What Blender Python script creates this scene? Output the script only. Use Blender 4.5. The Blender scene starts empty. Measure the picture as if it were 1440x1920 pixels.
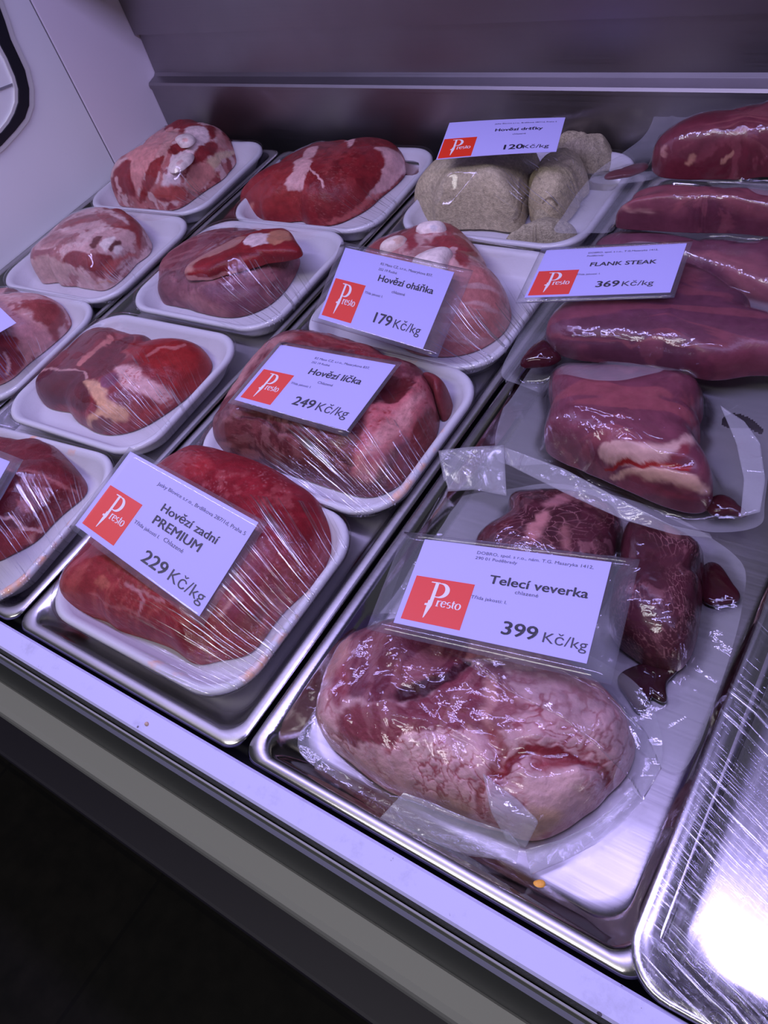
import bpy, math
import numpy as np
from mathutils import Matrix, Vector
from mathutils.bvhtree import BVHTree

SC = bpy.context.scene
COL = SC.collection

# ------------------------------------------------------------------ camera
F = 1597.0
CAM = np.array([0.0, 0.0, 0.51])
RC = np.array([[0.80968681, -0.26935146, 0.52139913],
               [0.52882527, 0.72010136, -0.44921919],
               [-0.25446238, 0.63945589, 0.72549643]])
cd = bpy.data.cameras.new('camera')
cam = bpy.data.objects.new('camera', cd)
COL.objects.link(cam)
cam.matrix_world = Matrix(((RC[0][0], RC[0][1], RC[0][2], CAM[0]), (RC[1][0], RC[1][1], RC[1][2], CAM[1]),
                           (RC[2][0], RC[2][1], RC[2][2], CAM[2]), (0, 0, 0, 1)))
cd.sensor_fit = 'VERTICAL'
cd.sensor_height = 24.0
cd.sensor_width = 18.0
cd.lens = F / 1920 * 24.0
cd.clip_start = 0.01
SC.camera = cam

# ------------------------------------------------------------------ light, world, exposure
SC.view_settings.view_transform = 'Standard'
SC.view_settings.look = 'None'
SC.view_settings.gamma = 1.0
SC.view_settings.use_curve_mapping = False
SC.view_settings.exposure = 0.0
SC.cycles.transparent_max_bounces = 24
LAMP_Y, LAMP_Z = 0.30, 0.815
w = bpy.data.worlds.new('room_ambient')
SC.world = w
w.use_nodes = True
w.node_tree.nodes['Background'].inputs[0].default_value = (0.80, 0.80, 1.0, 1)
w.node_tree.nodes['Background'].inputs[1].default_value = 0.085


def area(name, loc, rot, sx, sy, power, color):
    l = bpy.data.lights.new(name, 'AREA')
    l.shape = 'RECTANGLE'
    l.size = sx
    l.size_y = sy
    l.energy = power
    l.color = color
    o = bpy.data.objects.new(name, l)
    o.location = loc
    o.rotation_euler = rot
    COL.objects.link(o)
    return o


# the cabinet's own fluorescent tube, along the whole case
area('cabinet_tube_light', (-0.25, LAMP_Y, LAMP_Z), (0, 0, 0), 1.66, 0.045, 10.5, (0.53, 0.46, 1.0))
# a ceiling lamp of the shop, behind the customer
area('shop_ceiling_light', (-0.6, -0.9, 1.9), (math.radians(-24), 0, 0), 1.2, 0.5, 26.0, (1.0, 0.96, 0.97))

# ------------------------------------------------------------------ helpers


def ray(px, py):
    return RC @ np.array([px - 720.0, -(py - 960.0), -F])


def at(px, py, z=0.0):
    d = ray(px, py)
    return CAM + d * ((z - CAM[2]) / d[2])


def atx(px, py, x):
    d = ray(px, py)
    return CAM + d * ((x - CAM[0]) / d[0])


def aty(px, py, y):
    d = ray(px, py)
    return CAM + d * ((y - CAM[1]) / d[1])


def hash3(ix, iy, iz, seed):
    h = (ix.astype(np.int64) * 374761393 + iy.astype(np.int64) * 668265263 + iz.astype(np.int64) * 2147483647 + seed * 1274126177)
    h = (h ^ (h >> 13)) & 0x7fffffff
    h = (h * 1103515245 + 12345) & 0x7fffffff
    h = (h ^ (h >> 16)) & 0x7fffffff
    h = (h * 1597334677) & 0x7fffffff
    return ((h >> 7) & 0xffff) / 65535.0


def vnoise(p, seed=0):
    p = np.asarray(p, float)
    i = np.floor(p)
    f = p - i
    f = f * f * (3 - 2 * f)
    i = i.astype(np.int64)
    r = 0
    for dx in (0, 1):
        for dy in (0, 1):
            for dz in (0, 1):
                wgt = (f[:, 0] if dx else 1 - f[:, 0]) * (f[:, 1] if dy else 1 - f[:, 1]) * (f[:, 2] if dz else 1 - f[:, 2])
                r = r + wgt * hash3(i[:, 0] + dx, i[:, 1] + dy, i[:, 2] + dz, seed)
    return r


def fbm(p, seed=0, octv=4):
    a, r, tot = 1.0, 0, 0
    p = np.asarray(p, float)
    for k in range(octv):
        r = r + a * vnoise(p * (2.03 ** k) + 17.3 * k, seed + k)
        tot += a
        a *= 0.5
    return r / tot


def voronoi_edge(q, seed=0):
    """distance to the nearest cell border, in cell units, for 2-D points"""
    i = np.floor(q).astype(np.int64)
    ds = []
    for dx in (-1, 0, 1):
        for dy in (-1, 0, 1):
            cx, cy = i[:, 0] + dx, i[:, 1] + dy
            px = cx + hash3(cx, cy, cx * 0, seed)
            py = cy + hash3(cx, cy, cx * 0 + 5, seed)
            ds.append((q[:, 0] - px) ** 2 + (q[:, 1] - py) ** 2)
    ds = np.sqrt(np.sort(np.array(ds), axis=0)[:2])
    return ds[1] - ds[0]


def sstep(a, b, x):
    t = np.clip((x - a) / (b - a), 0, 1)
    return t * t * (3 - 2 * t)


def seg_dist(q, pts, closed):
    pts = np.asarray(pts, float)
    n = len(pts)
    d = np.full(len(q), 1e9)
    for k in range(n if closed else n - 1):
        a, b = pts[k], pts[(k + 1) % n]
        ab = b - a
        t = np.clip(((q - a) @ ab) / max(ab @ ab, 1e-12), 0, 1)
        e = q - (a + t[:, None] * ab)
        d = np.minimum(d, np.sqrt((e * e).sum(1)))
    return d


def inside(q, pts):
    pts = np.asarray(pts, float)
    n = len(pts)
    c = np.zeros(len(q), bool)
    for k in range(n):
        a, b = pts[k], pts[(k + 1) % n]
        if abs(a[1] - b[1]) < 1e-12:
            continue
        m = ((a[1] > q[:, 1]) != (b[1] > q[:, 1])) & (q[:, 0] < (b[0] - a[0]) * (q[:, 1] - a[1]) / (b[1] - a[1]) + a[0])
        c ^= m
    return c


def sdist(q, pts):
    d = seg_dist(q, pts, True)
    return np.where(inside(q, pts), -d, d)


def smooth_closed(pts, n=6):
    """Catmull-Rom through a closed outline"""
    P = np.asarray(pts, float)
    m = len(P)
    out = []
    for k in range(m):
        p0, p1, p2, p3 = P[(k - 1) % m], P[k], P[(k + 1) % m], P[(k + 2) % m]
        for t in np.linspace(0, 1, n, endpoint=False):
            out.append(0.5 * ((2 * p1) + (-p0 + p2) * t + (2 * p0 - 5 * p1 + 4 * p2 - p3) * t * t + (-p0 + 3 * p1 - 3 * p2 + p3) * t ** 3))
    return np.array(out)


def polar(poly, n):
    """radius of a star-shaped outline about its centroid, n directions"""
    P = np.asarray(poly, float)
    x, y = P[:, 0], P[:, 1]
    x2, y2 = np.roll(x, -1), np.roll(y, -1)
    cr = x * y2 - x2 * y
    A = cr.sum() / 2
    c = np.array([((x + x2) * cr).sum(), ((y + y2) * cr).sum()]) / (6 * A)
    th = np.linspace(0, 2 * math.pi, n, endpoint=False)
    rad = np.zeros(n)
    for k in range(n):
        d = np.array([math.cos(th[k]), math.sin(th[k])])
        best = 0
        a = P - c
        b = np.roll(P, -1, axis=0) - c
        e = b - a
        den = d[0] * e[:, 1] - d[1] * e[:, 0]
        ok = np.abs(den) > 1e-12
        den = np.where(ok, den, 1)
        t = (a[:, 0] * e[:, 1] - a[:, 1] * e[:, 0]) / den
        u = (a[:, 0] * d[1] - a[:, 1] * d[0]) / den
        m = ok & (u >= -1e-6) & (u <= 1 + 1e-6) & (t > 0)
        rad[k] = t[m].max() if m.any() else 0.02
    return c, th, rad


def csmooth(a, it):
    for _ in range(it):
        a = 0.25 * np.roll(a, 1) + 0.5 * a + 0.25 * np.roll(a, -1)
    return a


def tag(o, label=None, cat=None, group=None, kind=None):
    for k, v in (('label', label), ('category', cat), ('group', group), ('kind', kind)):
        if v:
            o[k] = v
    return o


def empty(name, loc, label, cat, group=None):
    o = bpy.data.objects.new(name, None)
    o.empty_display_size = 0.02
    o.location = loc
    COL.objects.link(o)
    return tag(o, label, cat, group)


def wloc(o):
    v = np.zeros(3)
    while o is not None:
        v = v + np.array(o.location)
        o = o.parent
    return v


def mesh(name, V, Fc, mat, parent=None, smooth=True, col=None, attrs=None):
    """one mesh object; V are world points"""
    V = np.asarray(V, float)
    org = wloc(parent)
    me = bpy.data.meshes.new(name)
    me.from_pydata((V - org).tolist(), [], [list(map(int, f)) for f in Fc])
    me.update()
    if smooth:
        me.polygons.foreach_set('use_smooth', [True] * len(me.polygons))
    if col is not None:
        a = me.color_attributes.new('Col', 'FLOAT_COLOR', 'POINT')
        a.data.foreach_set('color', np.column_stack([col, np.ones(len(col))]).ravel())
    for k, v in (attrs or {}).items():
        a = me.attributes.new(k, 'FLOAT', 'POINT')
        a.data.foreach_set('value', np.asarray(v, float))
    me.materials.append(mat)
    o = bpy.data.objects.new(name, me)
    COL.objects.link(o)
    if parent is not None:
        o.parent = parent
    return o


def ring_faces(nr, na, cap0=None, cap1=None):
    """quads between nr rings of na points each; cap = index of a centre point"""
    i = np.arange(nr - 1)[:, None] * na
    j = np.arange(na)[None, :]
    j2 = (j + 1) % na
    q = np.stack([i + j, i + na + j, i + na + j2, i + j2], -1).reshape(-1, 4).tolist()
    for cap, row, flip in ((cap0, 0, False), (cap1, nr - 1, True)):
        if cap is not None:
            for k in range(na):
                a, b = row * na + k, row * na + (k + 1) % na
                q.append([cap, b, a] if flip else [cap, a, b])
    return q


def box(x0, x1, y0, y1, z0, z1):
    V = [(x, y, z) for z in (z0, z1) for y in (y0, y1) for x in (x0, x1)]
    Fc = [(0, 2, 3, 1), (4, 5, 7, 6), (0, 1, 5, 4), (2, 6, 7, 3), (0, 4, 6, 2), (1, 3, 7, 5)]
    return V, Fc


def bevel(o, wd=0.002, seg=2):
    m = o.modifiers.new('bevel', 'BEVEL')
    m.width = wd
    m.segments = seg
    m.limit_method = 'ANGLE'
    return o


def extrude_x(profile, x0, x1):
    """closed (y, z) outline swept along x"""
    n = len(profile)
    V = [(x0, y, z) for y, z in profile] + [(x1, y, z) for y, z in profile]
    Fc = [(k, (k + 1) % n, n + (k + 1) % n, n + k) for k in range(n)]
    Fc += [tuple(range(n))[::-1], tuple(range(n, 2 * n))]
    return V, Fc


def rrect(w, d, r, n=10):
    """rounded rectangle outline, counter-clockwise"""
    out = []
    for cx, cy, a0 in ((w / 2 - r, d / 2 - r, 0), (-w / 2 + r, d / 2 - r, 90), (-w / 2 + r, -d / 2 + r, 180), (w / 2 - r, -d / 2 + r, 270)):
        for k in range(n + 1):
            a = math.radians(a0 + 90 * k / n)
            out.append((cx + r * math.cos(a), cy + r * math.sin(a)))
    return np.array(out)


def loft(rings, cx, cy, rot=0, cap_first=True, cap_last=True):
    """rings: (w, d, r, z) rounded rectangles"""
    V = []
    n = None
    for w_, d_, r_, z_ in rings:
        p = rrect(w_, d_, r_)
        n = len(p)
        V.append(np.column_stack([p, np.full(n, z_)]))
    V = np.concatenate(V)
    c, s = math.cos(rot), math.sin(rot)
    V[:, :2] = V[:, :2] @ np.array([[c, s], [-s, c]]) + (cx, cy)
    Fc = ring_faces(len(rings), n)
    if cap_first:
        Fc.append(list(range(n)))
    if cap_last:
        Fc.append(list(range((len(rings) - 1) * n, len(rings) * n))[::-1])
    return V, [f[::-1] for f in Fc]


def bvh_of(V, Fc):
    return BVHTree.FromPolygons([Vector(v) for v in V], Fc)


def top_height(bvhs, X, Y, default):
    out = np.full(X.shape, default, float)
    dn = Vector((0, 0, -1))
    f = out.ravel()
    xs, ys = X.ravel(), Y.ravel()
    for b in bvhs:
        for k in range(len(xs)):
            h = b.ray_cast(Vector((xs[k], ys[k], 1.0)), dn)
            if h[0] is not None and h[0].z > f[k]:
                f[k] = h[0].z
    return f.reshape(X.shape)


def bilerp(G, gx, gy):
    gx = np.clip(gx, 0, G.shape[1] - 1.001)
    gy = np.clip(gy, 0, G.shape[0] - 1.001)
    i, j = gx.astype(int), gy.astype(int)
    u, v = gx - i, gy - j
    return (G[j, i] * (1 - u) * (1 - v) + G[j, i + 1] * u * (1 - v) + G[j + 1, i] * (1 - u) * v + G[j + 1, i + 1] * u * v)


# ------------------------------------------------------------------ materials
class NT:
    def __init__(self, name):
        self.m = bpy.data.materials.new(name)
        self.m.use_nodes = True
        self.t = self.m.node_tree
        self.b = self.t.nodes['Principled BSDF']
        self.out = self.t.nodes['Material Output']

    def n(self, typ, **kw):
        o = self.t.nodes.new(typ)
        for k, v in kw.items():
            if k.startswith('i_'):
                key = k[2:]
                key = int(key) if key.isdigit() else key.replace('_', ' ')
                o.inputs[key].default_value = v
            else:
                setattr(o, k, v)
        return o

    def l(self, a, b):
        self.t.links.new(a, b)

    def math(self, op, a, b=None, clamp=False):
        o = self.n('ShaderNodeMath', operation=op, use_clamp=clamp)
        for k, v in enumerate((a, b)):
            if v is None:
                continue
            if isinstance(v, (int, float)):
                o.inputs[k].default_value = v
            else:
                self.l(v, o.inputs[k])
        return o.outputs[0]

    def ramp(self, fac, stops):
        o = self.n('ShaderNodeValToRGB')
        e = o.color_ramp.elements
        while len(e) < len(stops):
            e.new(0.5)
        for k, (p, c) in enumerate(stops):
            e[k].position = p
            e[k].color = (*c, 1) if len(c) == 3 else c
        self.l(fac, o.inputs[0])
        return o.outputs[0]

    def schlick(self, nrm=None):
        o = self.n('ShaderNodeLayerWeight', i_Blend=0.5)
        if nrm is not None:
            self.l(nrm, o.inputs['Normal'])
        p = self.math('POWER', o.outputs['Facing'], 5.0)
        r = self.math('MULTIPLY_ADD', p, 0.96)
        r.node.inputs[2].default_value = 0.04
        return r

    def bump(self, h, strength, dist=0.001):
        o = self.n('ShaderNodeBump')
        o.inputs['Strength'].default_value = strength
        o.inputs['Distance'].default_value = dist
        self.l(h, o.inputs['Height'])
        return o.outputs[0]


def plain(name, color, rough=0.5, metal=0.0, bump=None, spec=0.5):
    t = NT(name)
    t.b.inputs['Base Color'].default_value = (*color, 1)
    t.b.inputs['Roughness'].default_value = rough
    t.b.inputs['Metallic'].default_value = metal
    t.b.inputs['Specular IOR Level'].default_value = spec
    if bump:
        sc, st = bump
        tc = t.n('ShaderNodeTexCoord')
        nz = t.n('ShaderNodeTexNoise')
        nz.inputs['Scale'].default_value = sc
        nz.inputs['Detail'].default_value = 4
        t.l(tc.outputs['Object'], nz.inputs['Vector'])
        t.l(t.bump(nz.outputs[0], st), t.b.inputs['Normal'])
    return t.m


def steel(name, color, rough, stretch=(3, 300, 300), contrast=0.25, bump=0.05, scratches=0.0, wall=None):
    t = NT(name)
    tc = t.n('ShaderNodeTexCoord')
    mp = t.n('ShaderNodeMapping')
    mp.inputs['Scale'].default_value = stretch
    t.l(tc.outputs['Object'], mp.inputs[0])
    nz = t.n('ShaderNodeTexNoise', i_Scale=1.0, i_Detail=3.0)
    t.l(mp.outputs[0], nz.inputs['Vector'])
    n2 = t.n('ShaderNodeTexNoise', i_Scale=9.0, i_Detail=5.0)
    t.l(tc.outputs['Object'], n2.inputs['Vector'])
    t.l(t.ramp(n2.outputs[0], [(0.3, tuple(c * (1 - contrast) for c in color)), (0.7, color)]), t.b.inputs['Base Color'])
    r = t.math('MULTIPLY_ADD', nz.outputs[0], 0.15)
    r.node.inputs[2].default_value = rough - 0.07
    ro = t.math('ADD', r, t.math('MULTIPLY', n2.outputs[0], 0.1))
    if wall is not None:      # the flat floor is worn dull, the pressed walls stay polished
        ge = t.n('ShaderNodeNewGeometry')
        sz = t.n('ShaderNodeSeparateXYZ')
        t.l(ge.outputs['Normal'], sz.inputs[0])
        fl_ = t.math('MULTIPLY', t.math('SUBTRACT', sz.outputs[2], 0.93), 18.0, True)
        mr = t.n('ShaderNodeMix', data_type='FLOAT')
        t.l(fl_, mr.inputs[0])
        mr.inputs[2].default_value = wall
        t.l(ro, mr.inputs[3])
        ro = mr.outputs[0]
    t.l(ro, t.b.inputs['Roughness'])
    t.b.inputs['Metallic'].default_value = 1.0
    h = nz.outputs[0]
    if scratches:
        wv = t.n('ShaderNodeTexNoise', i_Scale=1.0, i_Detail=2.0)
        m2 = t.n('ShaderNodeMapping')
        m2.inputs['Scale'].default_value = (420, 8, 50)
        m2.inputs['Rotation'].default_value = (0, 0, 0.6)
        t.l(tc.outputs['Object'], m2.inputs[0])
        t.l(m2.outputs[0], wv.inputs['Vector'])
        h = t.math('ADD', h, t.math('MULTIPLY', wv.outputs[0], scratches))
    t.l(t.bump(h, bump, 0.0006), t.b.inputs['Normal'])
    return t.m


def meat_mat(name, rough=0.34, bump=0.35, mott=0.25, scale=170, sss=0.0):
    t = NT(name)
    at_ = t.n('ShaderNodeAttribute', attribute_name='Col')
    tc = t.n('ShaderNodeTexCoord')
    nz = t.n('ShaderNodeTexNoise', i_Scale=float(scale), i_Detail=5.0, i_Roughness=0.6)
    t.l(tc.outputs['Object'], nz.inputs['Vector'])
    n2 = t.n('ShaderNodeTexNoise', i_Scale=float(scale) * 4, i_Detail=3.0)
    t.l(tc.outputs['Object'], n2.inputs['Vector'])
    mx = t.n('ShaderNodeMix', data_type='RGBA', blend_type='MULTIPLY')
    mx.inputs[0].default_value = 1.0
    t.l(at_.outputs['Color'], mx.inputs[6])
    t.l(t.ramp(nz.outputs[0], [(0.25, (1 - mott,) * 3), (0.75, (1 + mott * 0.6,) * 3)]), mx.inputs[7])
    t.l(mx.outputs[2], t.b.inputs['Base Color'])
    t.b.inputs['Roughness'].default_value = rough
    t.b.inputs['Specular IOR Level'].default_value = 0.22
    if sss:
        t.b.inputs['Subsurface Weight'].default_value = sss
        t.b.inputs['Subsurface Radius'].default_value = (1.0, 0.35, 0.25)
        t.b.inputs['Subsurface Scale'].default_value = 0.004
    h = t.math('ADD', nz.outputs[0], t.math('MULTIPLY', n2.outputs[0], 0.35))
    t.l(t.bump(h, bump, 0.0015), t.b.inputs['Normal'])
    return t.m


def film_mat(name, center=(0, 0), k=70.0, strength=0.8, spot=None, rough=0.07, milk=0.0, base=0.0, gain=0.7, dist=0.0012, pleats=0.85, tint=(0.985, 0.985, 0.985)):
    """stretched cling film: clear, glossy, with pleats fanning out from a point"""
    t = NT(name)
    t.t.nodes.remove(t.b)
    tc = t.n('ShaderNodeTexCoord')
    sp = t.n('ShaderNodeSeparateXYZ')
    t.l(tc.outputs['Object'], sp.inputs[0])
    dx = t.math('SUBTRACT', sp.outputs[0], center[0])
    dy = t.math('SUBTRACT', sp.outputs[1], center[1])
    ang = t.math('ARCTAN2', dy, dx)
    rr = t.math('SQRT', t.math('ADD', t.math('MULTIPLY', dx, dx), t.math('MULTIPLY', dy, dy)))
    wob = t.n('ShaderNodeTexNoise', i_Scale=14.0, i_Detail=2.0)
    t.l(tc.outputs['Object'], wob.inputs['Vector'])
    cv = t.n('ShaderNodeCombineXYZ')
    t.l(t.math('ADD', t.math('MULTIPLY', ang, k), t.math('MULTIPLY', wob.outputs[0], 3.0)), cv.inputs[0])
    t.l(t.math('MULTIPLY', rr, 9.0), cv.inputs[1])
    nz = t.n('ShaderNodeTexNoise', i_Scale=1.0, i_Detail=2.5, i_Roughness=0.55)
    t.l(cv.outputs[0], nz.inputs['Vector'])
    pleat = nz.outputs[0]
    # where the pleats gather
    nm = t.n('ShaderNodeTexNoise', i_Scale=11.0, i_Detail=1.0)
    t.l(tc.outputs['Object'], nm.inputs['Vector'])
    m = t.math('MULTIPLY', t.math('SUBTRACT', nm.outputs[0], 0.40), 5.0, True)
    if spot:
        sx, sy, sr = spot
        ex = t.math('SUBTRACT', sp.outputs[0], sx)
        ey = t.math('SUBTRACT', sp.outputs[1], sy)
        dd = t.math('SQRT', t.math('ADD', t.math('MULTIPLY', ex, ex), t.math('MULTIPLY', ey, ey)))
        near = t.math('SUBTRACT', 1.6, t.math('DIVIDE', dd, sr), True)
        m = t.math('MULTIPLY', near, t.math('ADD', t.math('MULTIPLY', m, 0.5), 0.5))
    h = t.math('MULTIPLY', pleat, m)
    soft = t.n('ShaderNodeTexNoise', i_Scale=40.0, i_Detail=2.0)
    t.l(tc.outputs['Object'], soft.inputs['Vector'])
    h = t.math('ADD', h, t.math('MULTIPLY', soft.outputs[0], 0.55))
    nrm = t.bump(h, strength, dist)
    lw = t.schlick(nrm)
    ridge = t.math('MULTIPLY', t.math('MULTIPLY', t.math('SUBTRACT', pleat, 0.55), 9.0, True), t.math('MULTIPLY', m, pleats))
    fac = t.math('MULTIPLY_ADD', lw, gain, True)
    fac.node.inputs[2].default_value = base
    g2 = t.n('ShaderNodeBsdfGlossy', i_Roughness=0.27)
    g2.inputs['Color'].default_value = (0.95, 0.95, 0.97, 1)
    t.l(nrm, g2.inputs['Normal'])
    gl = t.n('ShaderNodeBsdfGlossy', i_Roughness=rough)
    gl.inputs['Color'].default_value = (0.95, 0.95, 0.97, 1)
    t.l(nrm, gl.inputs['Normal'])
    tr = t.n('ShaderNodeBsdfTransparent')
    tr.inputs[0].default_value = (*tint, 1)
    df = t.n('ShaderNodeBsdfDiffuse')
    df.inputs[0].default_value = (0.8, 0.8, 0.85, 1)
    m0 = t.n('ShaderNodeMixShader')
    m0.inputs[0].default_value = milk
    t.l(tr.outputs[0], m0.inputs[1])
    t.l(df.outputs[0], m0.inputs[2])
    mx = t.n('ShaderNodeMixShader')
    t.l(fac, mx.inputs[0])
    t.l(m0.outputs[0], mx.inputs[1])
    t.l(gl.outputs[0], mx.inputs[2])
    m3 = t.n('ShaderNodeMixShader')
    t.l(ridge, m3.inputs[0])
    t.l(mx.outputs[0], m3.inputs[1])
    t.l(g2.outputs[0], m3.inputs[2])
    t.l(m3.outputs[0], t.out.inputs[0])
    return t.m


def bag_mat(name, crumple=0.7, scale=13.0, milk=0.19, rough=0.06, base=0.01, gain=0.8, mesh_bump=0.10):
    """vacuum pouch: clear and glossy on the meat, frosted on the flat seam"""
    t = NT(name)
    t.t.nodes.remove(t.b)
    tc = t.n('ShaderNodeTexCoord')
    fl = t.n('ShaderNodeAttribute', attribute_name='flange')
    n1 = t.n('ShaderNodeTexNoise', i_Scale=scale, i_Detail=3.0, i_Roughness=0.45, i_Distortion=1.2)
    t.l(tc.outputs['Object'], n1.inputs['Vector'])
    crease = t.math('ABSOLUTE', t.math('SUBTRACT', n1.outputs[0], 0.5))
    n2 = t.n('ShaderNodeTexVoronoi', i_Scale=900.0)
    t.l(tc.outputs['Object'], n2.inputs['Vector'])
    h = t.math('ADD', t.math('MULTIPLY', crease, -3.0), t.math('MULTIPLY', n2.outputs[0], mesh_bump * 0.2))
    nrm = t.bump(h, crumple, 0.0035)
    fac = t.math('MULTIPLY_ADD', t.schlick(nrm), gain, True)
    fac.node.inputs[2].default_value = base
    gl = t.n('ShaderNodeBsdfGlossy', i_Roughness=rough)
    gl.inputs['Color'].default_value = (0.95, 0.95, 0.97, 1)
    t.l(nrm, gl.inputs['Normal'])
    tr = t.n('ShaderNodeBsdfTransparent')
    tr.inputs[0].default_value = (0.98, 0.98, 0.985, 1)
    df = t.n('ShaderNodeBsdfDiffuse')
    df.inputs[0].default_value = (0.70, 0.70, 0.76, 1)
    m0 = t.n('ShaderNodeMixShader')
    t.l(t.math('MULTIPLY_ADD', fl.outputs['Fac'], milk, True), m0.inputs[0])
    m0.inputs[0].links[0].from_node.inputs[2].default_value = 0.0
    t.l(tr.outputs[0], m0.inputs[1])
    t.l(df.outputs[0], m0.inputs[2])
    mx = t.n('ShaderNodeMixShader')
    t.l(fac, mx.inputs[0])
    t.l(m0.outputs[0], mx.inputs[1])
    t.l(gl.outputs[0], mx.inputs[2])
    t.l(mx.outputs[0], t.out.inputs[0])
    return t.m


def foam_mat(name, stain):
    t = NT(name)
    tc = t.n('ShaderNodeTexCoord')
    nz = t.n('ShaderNodeTexNoise', i_Scale=26.0, i_Detail=4.0)
    t.l(tc.outputs['Object'], nz.inputs['Vector'])
    vo = t.n('ShaderNodeTexVoronoi', i_Scale=420.0)
    t.l(tc.outputs['Object'], vo.inputs['Vector'])
    white = (0.60, 0.585, 0.64)
    if stain:
        c = t.ramp(nz.outputs[0], [(0.0, white), (0.56, white), (0.64, (0.80, 0.42, 0.26)), (1.0, (0.75, 0.36, 0.22))])
        sp = t.n('ShaderNodeSeparateXYZ')
        t.l(tc.outputs['Object'], sp.inputs[0])
        mx = t.n('ShaderNodeMix', data_type='RGBA')
        rimz = t.math('MULTIPLY', t.math('SUBTRACT', sp.outputs[2], 0.0215), 200.0, True)
        t.l(rimz, mx.inputs[0])
        mx.inputs[6].default_value = (*white, 1)
        t.l(c, mx.inputs[7])
        t.l(mx.outputs[2], t.b.inputs['Base Color'])
    else:
        t.b.inputs['Base Color'].default_value = (*white, 1)
    t.b.inputs['Roughness'].default_value = 0.42
    t.l(t.bump(vo.outputs[0], 0.12, 0.0006), t.b.inputs['Normal'])
    return t.m


M = dict(
    pan=steel('brushed_pan_steel', (0.50, 0.48, 0.49), 0.30, (4, 420, 420), 0.25, 0.05, 0.3, 0.10),
    pan_worn=steel('worn_pan_steel', (0.60, 0.58, 0.59), 0.46, (4, 420, 420), 0.3, 0.06, 0.4, 0.22),
    panel=steel('back_panel_steel', (0.33, 0.31, 0.32), 0.34, (3, 500, 500), 0.15, 0.05),
    tray_steel=steel('polished_tray_steel', (0.62, 0.60, 0.62), 0.20, (300, 6, 300), 0.1, 0.03, 0.15),
    white_panel=plain('white_plastic_panel', (0.92, 0.94, 0.92), 0.45, bump=(30, 0.03)),
    white_panel_warm=plain('white_lacquered_panel', (0.94, 0.88, 0.90), 0.35, bump=(12, 0.06)),
    gasket=plain('black_rubber', (0.012, 0.012, 0.018), 0.45),
    cream=plain('cream_plastic_piping', (0.66, 0.66, 0.62), 0.4),
    rail=plain('white_lacquered_rail', (0.60, 0.58, 0.84), 0.28, bump=(60, 0.03)),
    seal=plain('dirty_black_seal', (0.02, 0.021, 0.018), 0.8, bump=(500, 0.8)),
    chrome=plain('thin_metal_strip', (0.62, 0.62, 0.58), 0.35, 0.6),
    darkgrey=plain('dark_grey_paint', (0.06, 0.064, 0.07), 0.5, bump=(200, 0.05)),
    bumper=plain('grey_plastic_bumper', (0.36, 0.36, 0.37), 0.5, bump=(80, 0.05)),
    kick=plain('dark_violet_panel', (0.018, 0.015, 0.028), 0.5),
    black=plain('black_gap', (0.006, 0.006, 0.008), 0.8),
    foam=foam_mat('white_foam', 0), foam_stained=foam_mat('white_foam_with_orange_juice', 1.0),
    meat=meat_mat('fresh_meat'), meat_soft=meat_mat('soft_fatty_meat', 0.36, 0.5, 0.22, 120),
    meat_vac=meat_mat('vacuum_packed_meat', 0.30, 0.18, 0.22, 90),
    tripe=meat_mat('honeycomb_tripe', 0.5, 0.9, 0.35, 260),
    juice=meat_mat('meat_juice', 0.06, 0.05, 0.1, 60),
)

t = NT('white_rail_with_scuffs')
tc = t.n('ShaderNodeTexCoord')
nz = t.n('ShaderNodeTexNoise', i_Scale=55.0, i_Detail=6.0, i_Roughness=0.7)
t.l(tc.outputs['Object'], nz.inputs['Vector'])
vo = t.n('ShaderNodeTexVoronoi', i_Scale=70.0)
t.l(tc.outputs['Object'], vo.inputs['Vector'])
spk = t.math('MULTIPLY', t.math('LESS_THAN', vo.outputs['Distance'], 0.10), t.math('GREATER_THAN', nz.outputs[0], 0.56))
c0 = t.ramp(nz.outputs[0], [(0.55, (0.58, 0.56, 0.84)), (0.74, (0.46, 0.44, 0.66))])
mx = t.n('ShaderNodeMix', data_type='RGBA')
t.l(spk, mx.inputs[0])
t.l(c0, mx.inputs[6])
mx.inputs[7].default_value = (0.16, 0.14, 0.20, 1)
t.l(mx.outputs[2], t.b.inputs['Base Color'])
t.b.inputs['Roughness'].default_value = 0.3
M['rail'] = t.m
# ------------------------------------------------------------------ the setting
XL, XR = -1.108, 0.62
V, Fc = box(-3.0, 3.0, -2.5, 2.5, -0.88, -0.85)
t = NT('dark_floor_tiles')
tc = t.n('ShaderNodeTexCoord')
br = t.n('ShaderNodeTexBrick', offset=0.0, i_Scale=1.0, i_Mortar_Size=0.004)
br.inputs['Brick Width'].default_value = 0.45
br.inputs['Row Height'].default_value = 0.45
br.inputs['Color1'].default_value = (0.0062, 0.0056, 0.0050, 1)
br.inputs['Color2'].default_value = (0.0072, 0.0062, 0.0056, 1)
br.inputs['Mortar'].default_value = (0.0035, 0.003, 0.0035, 1)
t.l(tc.outputs['Object'], br.inputs['Vector'])
nz = t.n('ShaderNodeTexNoise', i_Scale=30.0, i_Detail=6.0)
t.l(tc.outputs['Object'], nz.inputs['Vector'])
mx = t.n('ShaderNodeMix', data_type='RGBA', blend_type='MULTIPLY')
mx.inputs[0].default_value = 1.0
t.l(br.outputs[0], mx.inputs[6])
t.l(t.ramp(nz.outputs[0], [(0.3, (0.6, 0.6, 0.6)), (0.7, (1.3, 1.25, 1.2))]), mx.inputs[7])
t.l(mx.outputs[2], t.b.inputs['Base Color'])
t.b.inputs['Roughness'].default_value = 0.7
t.b.inputs['Specular IOR Level'].default_value = 0.15
floor = tag(mesh('floor', V, Fc, t.m, None, False), kind='structure')

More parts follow.
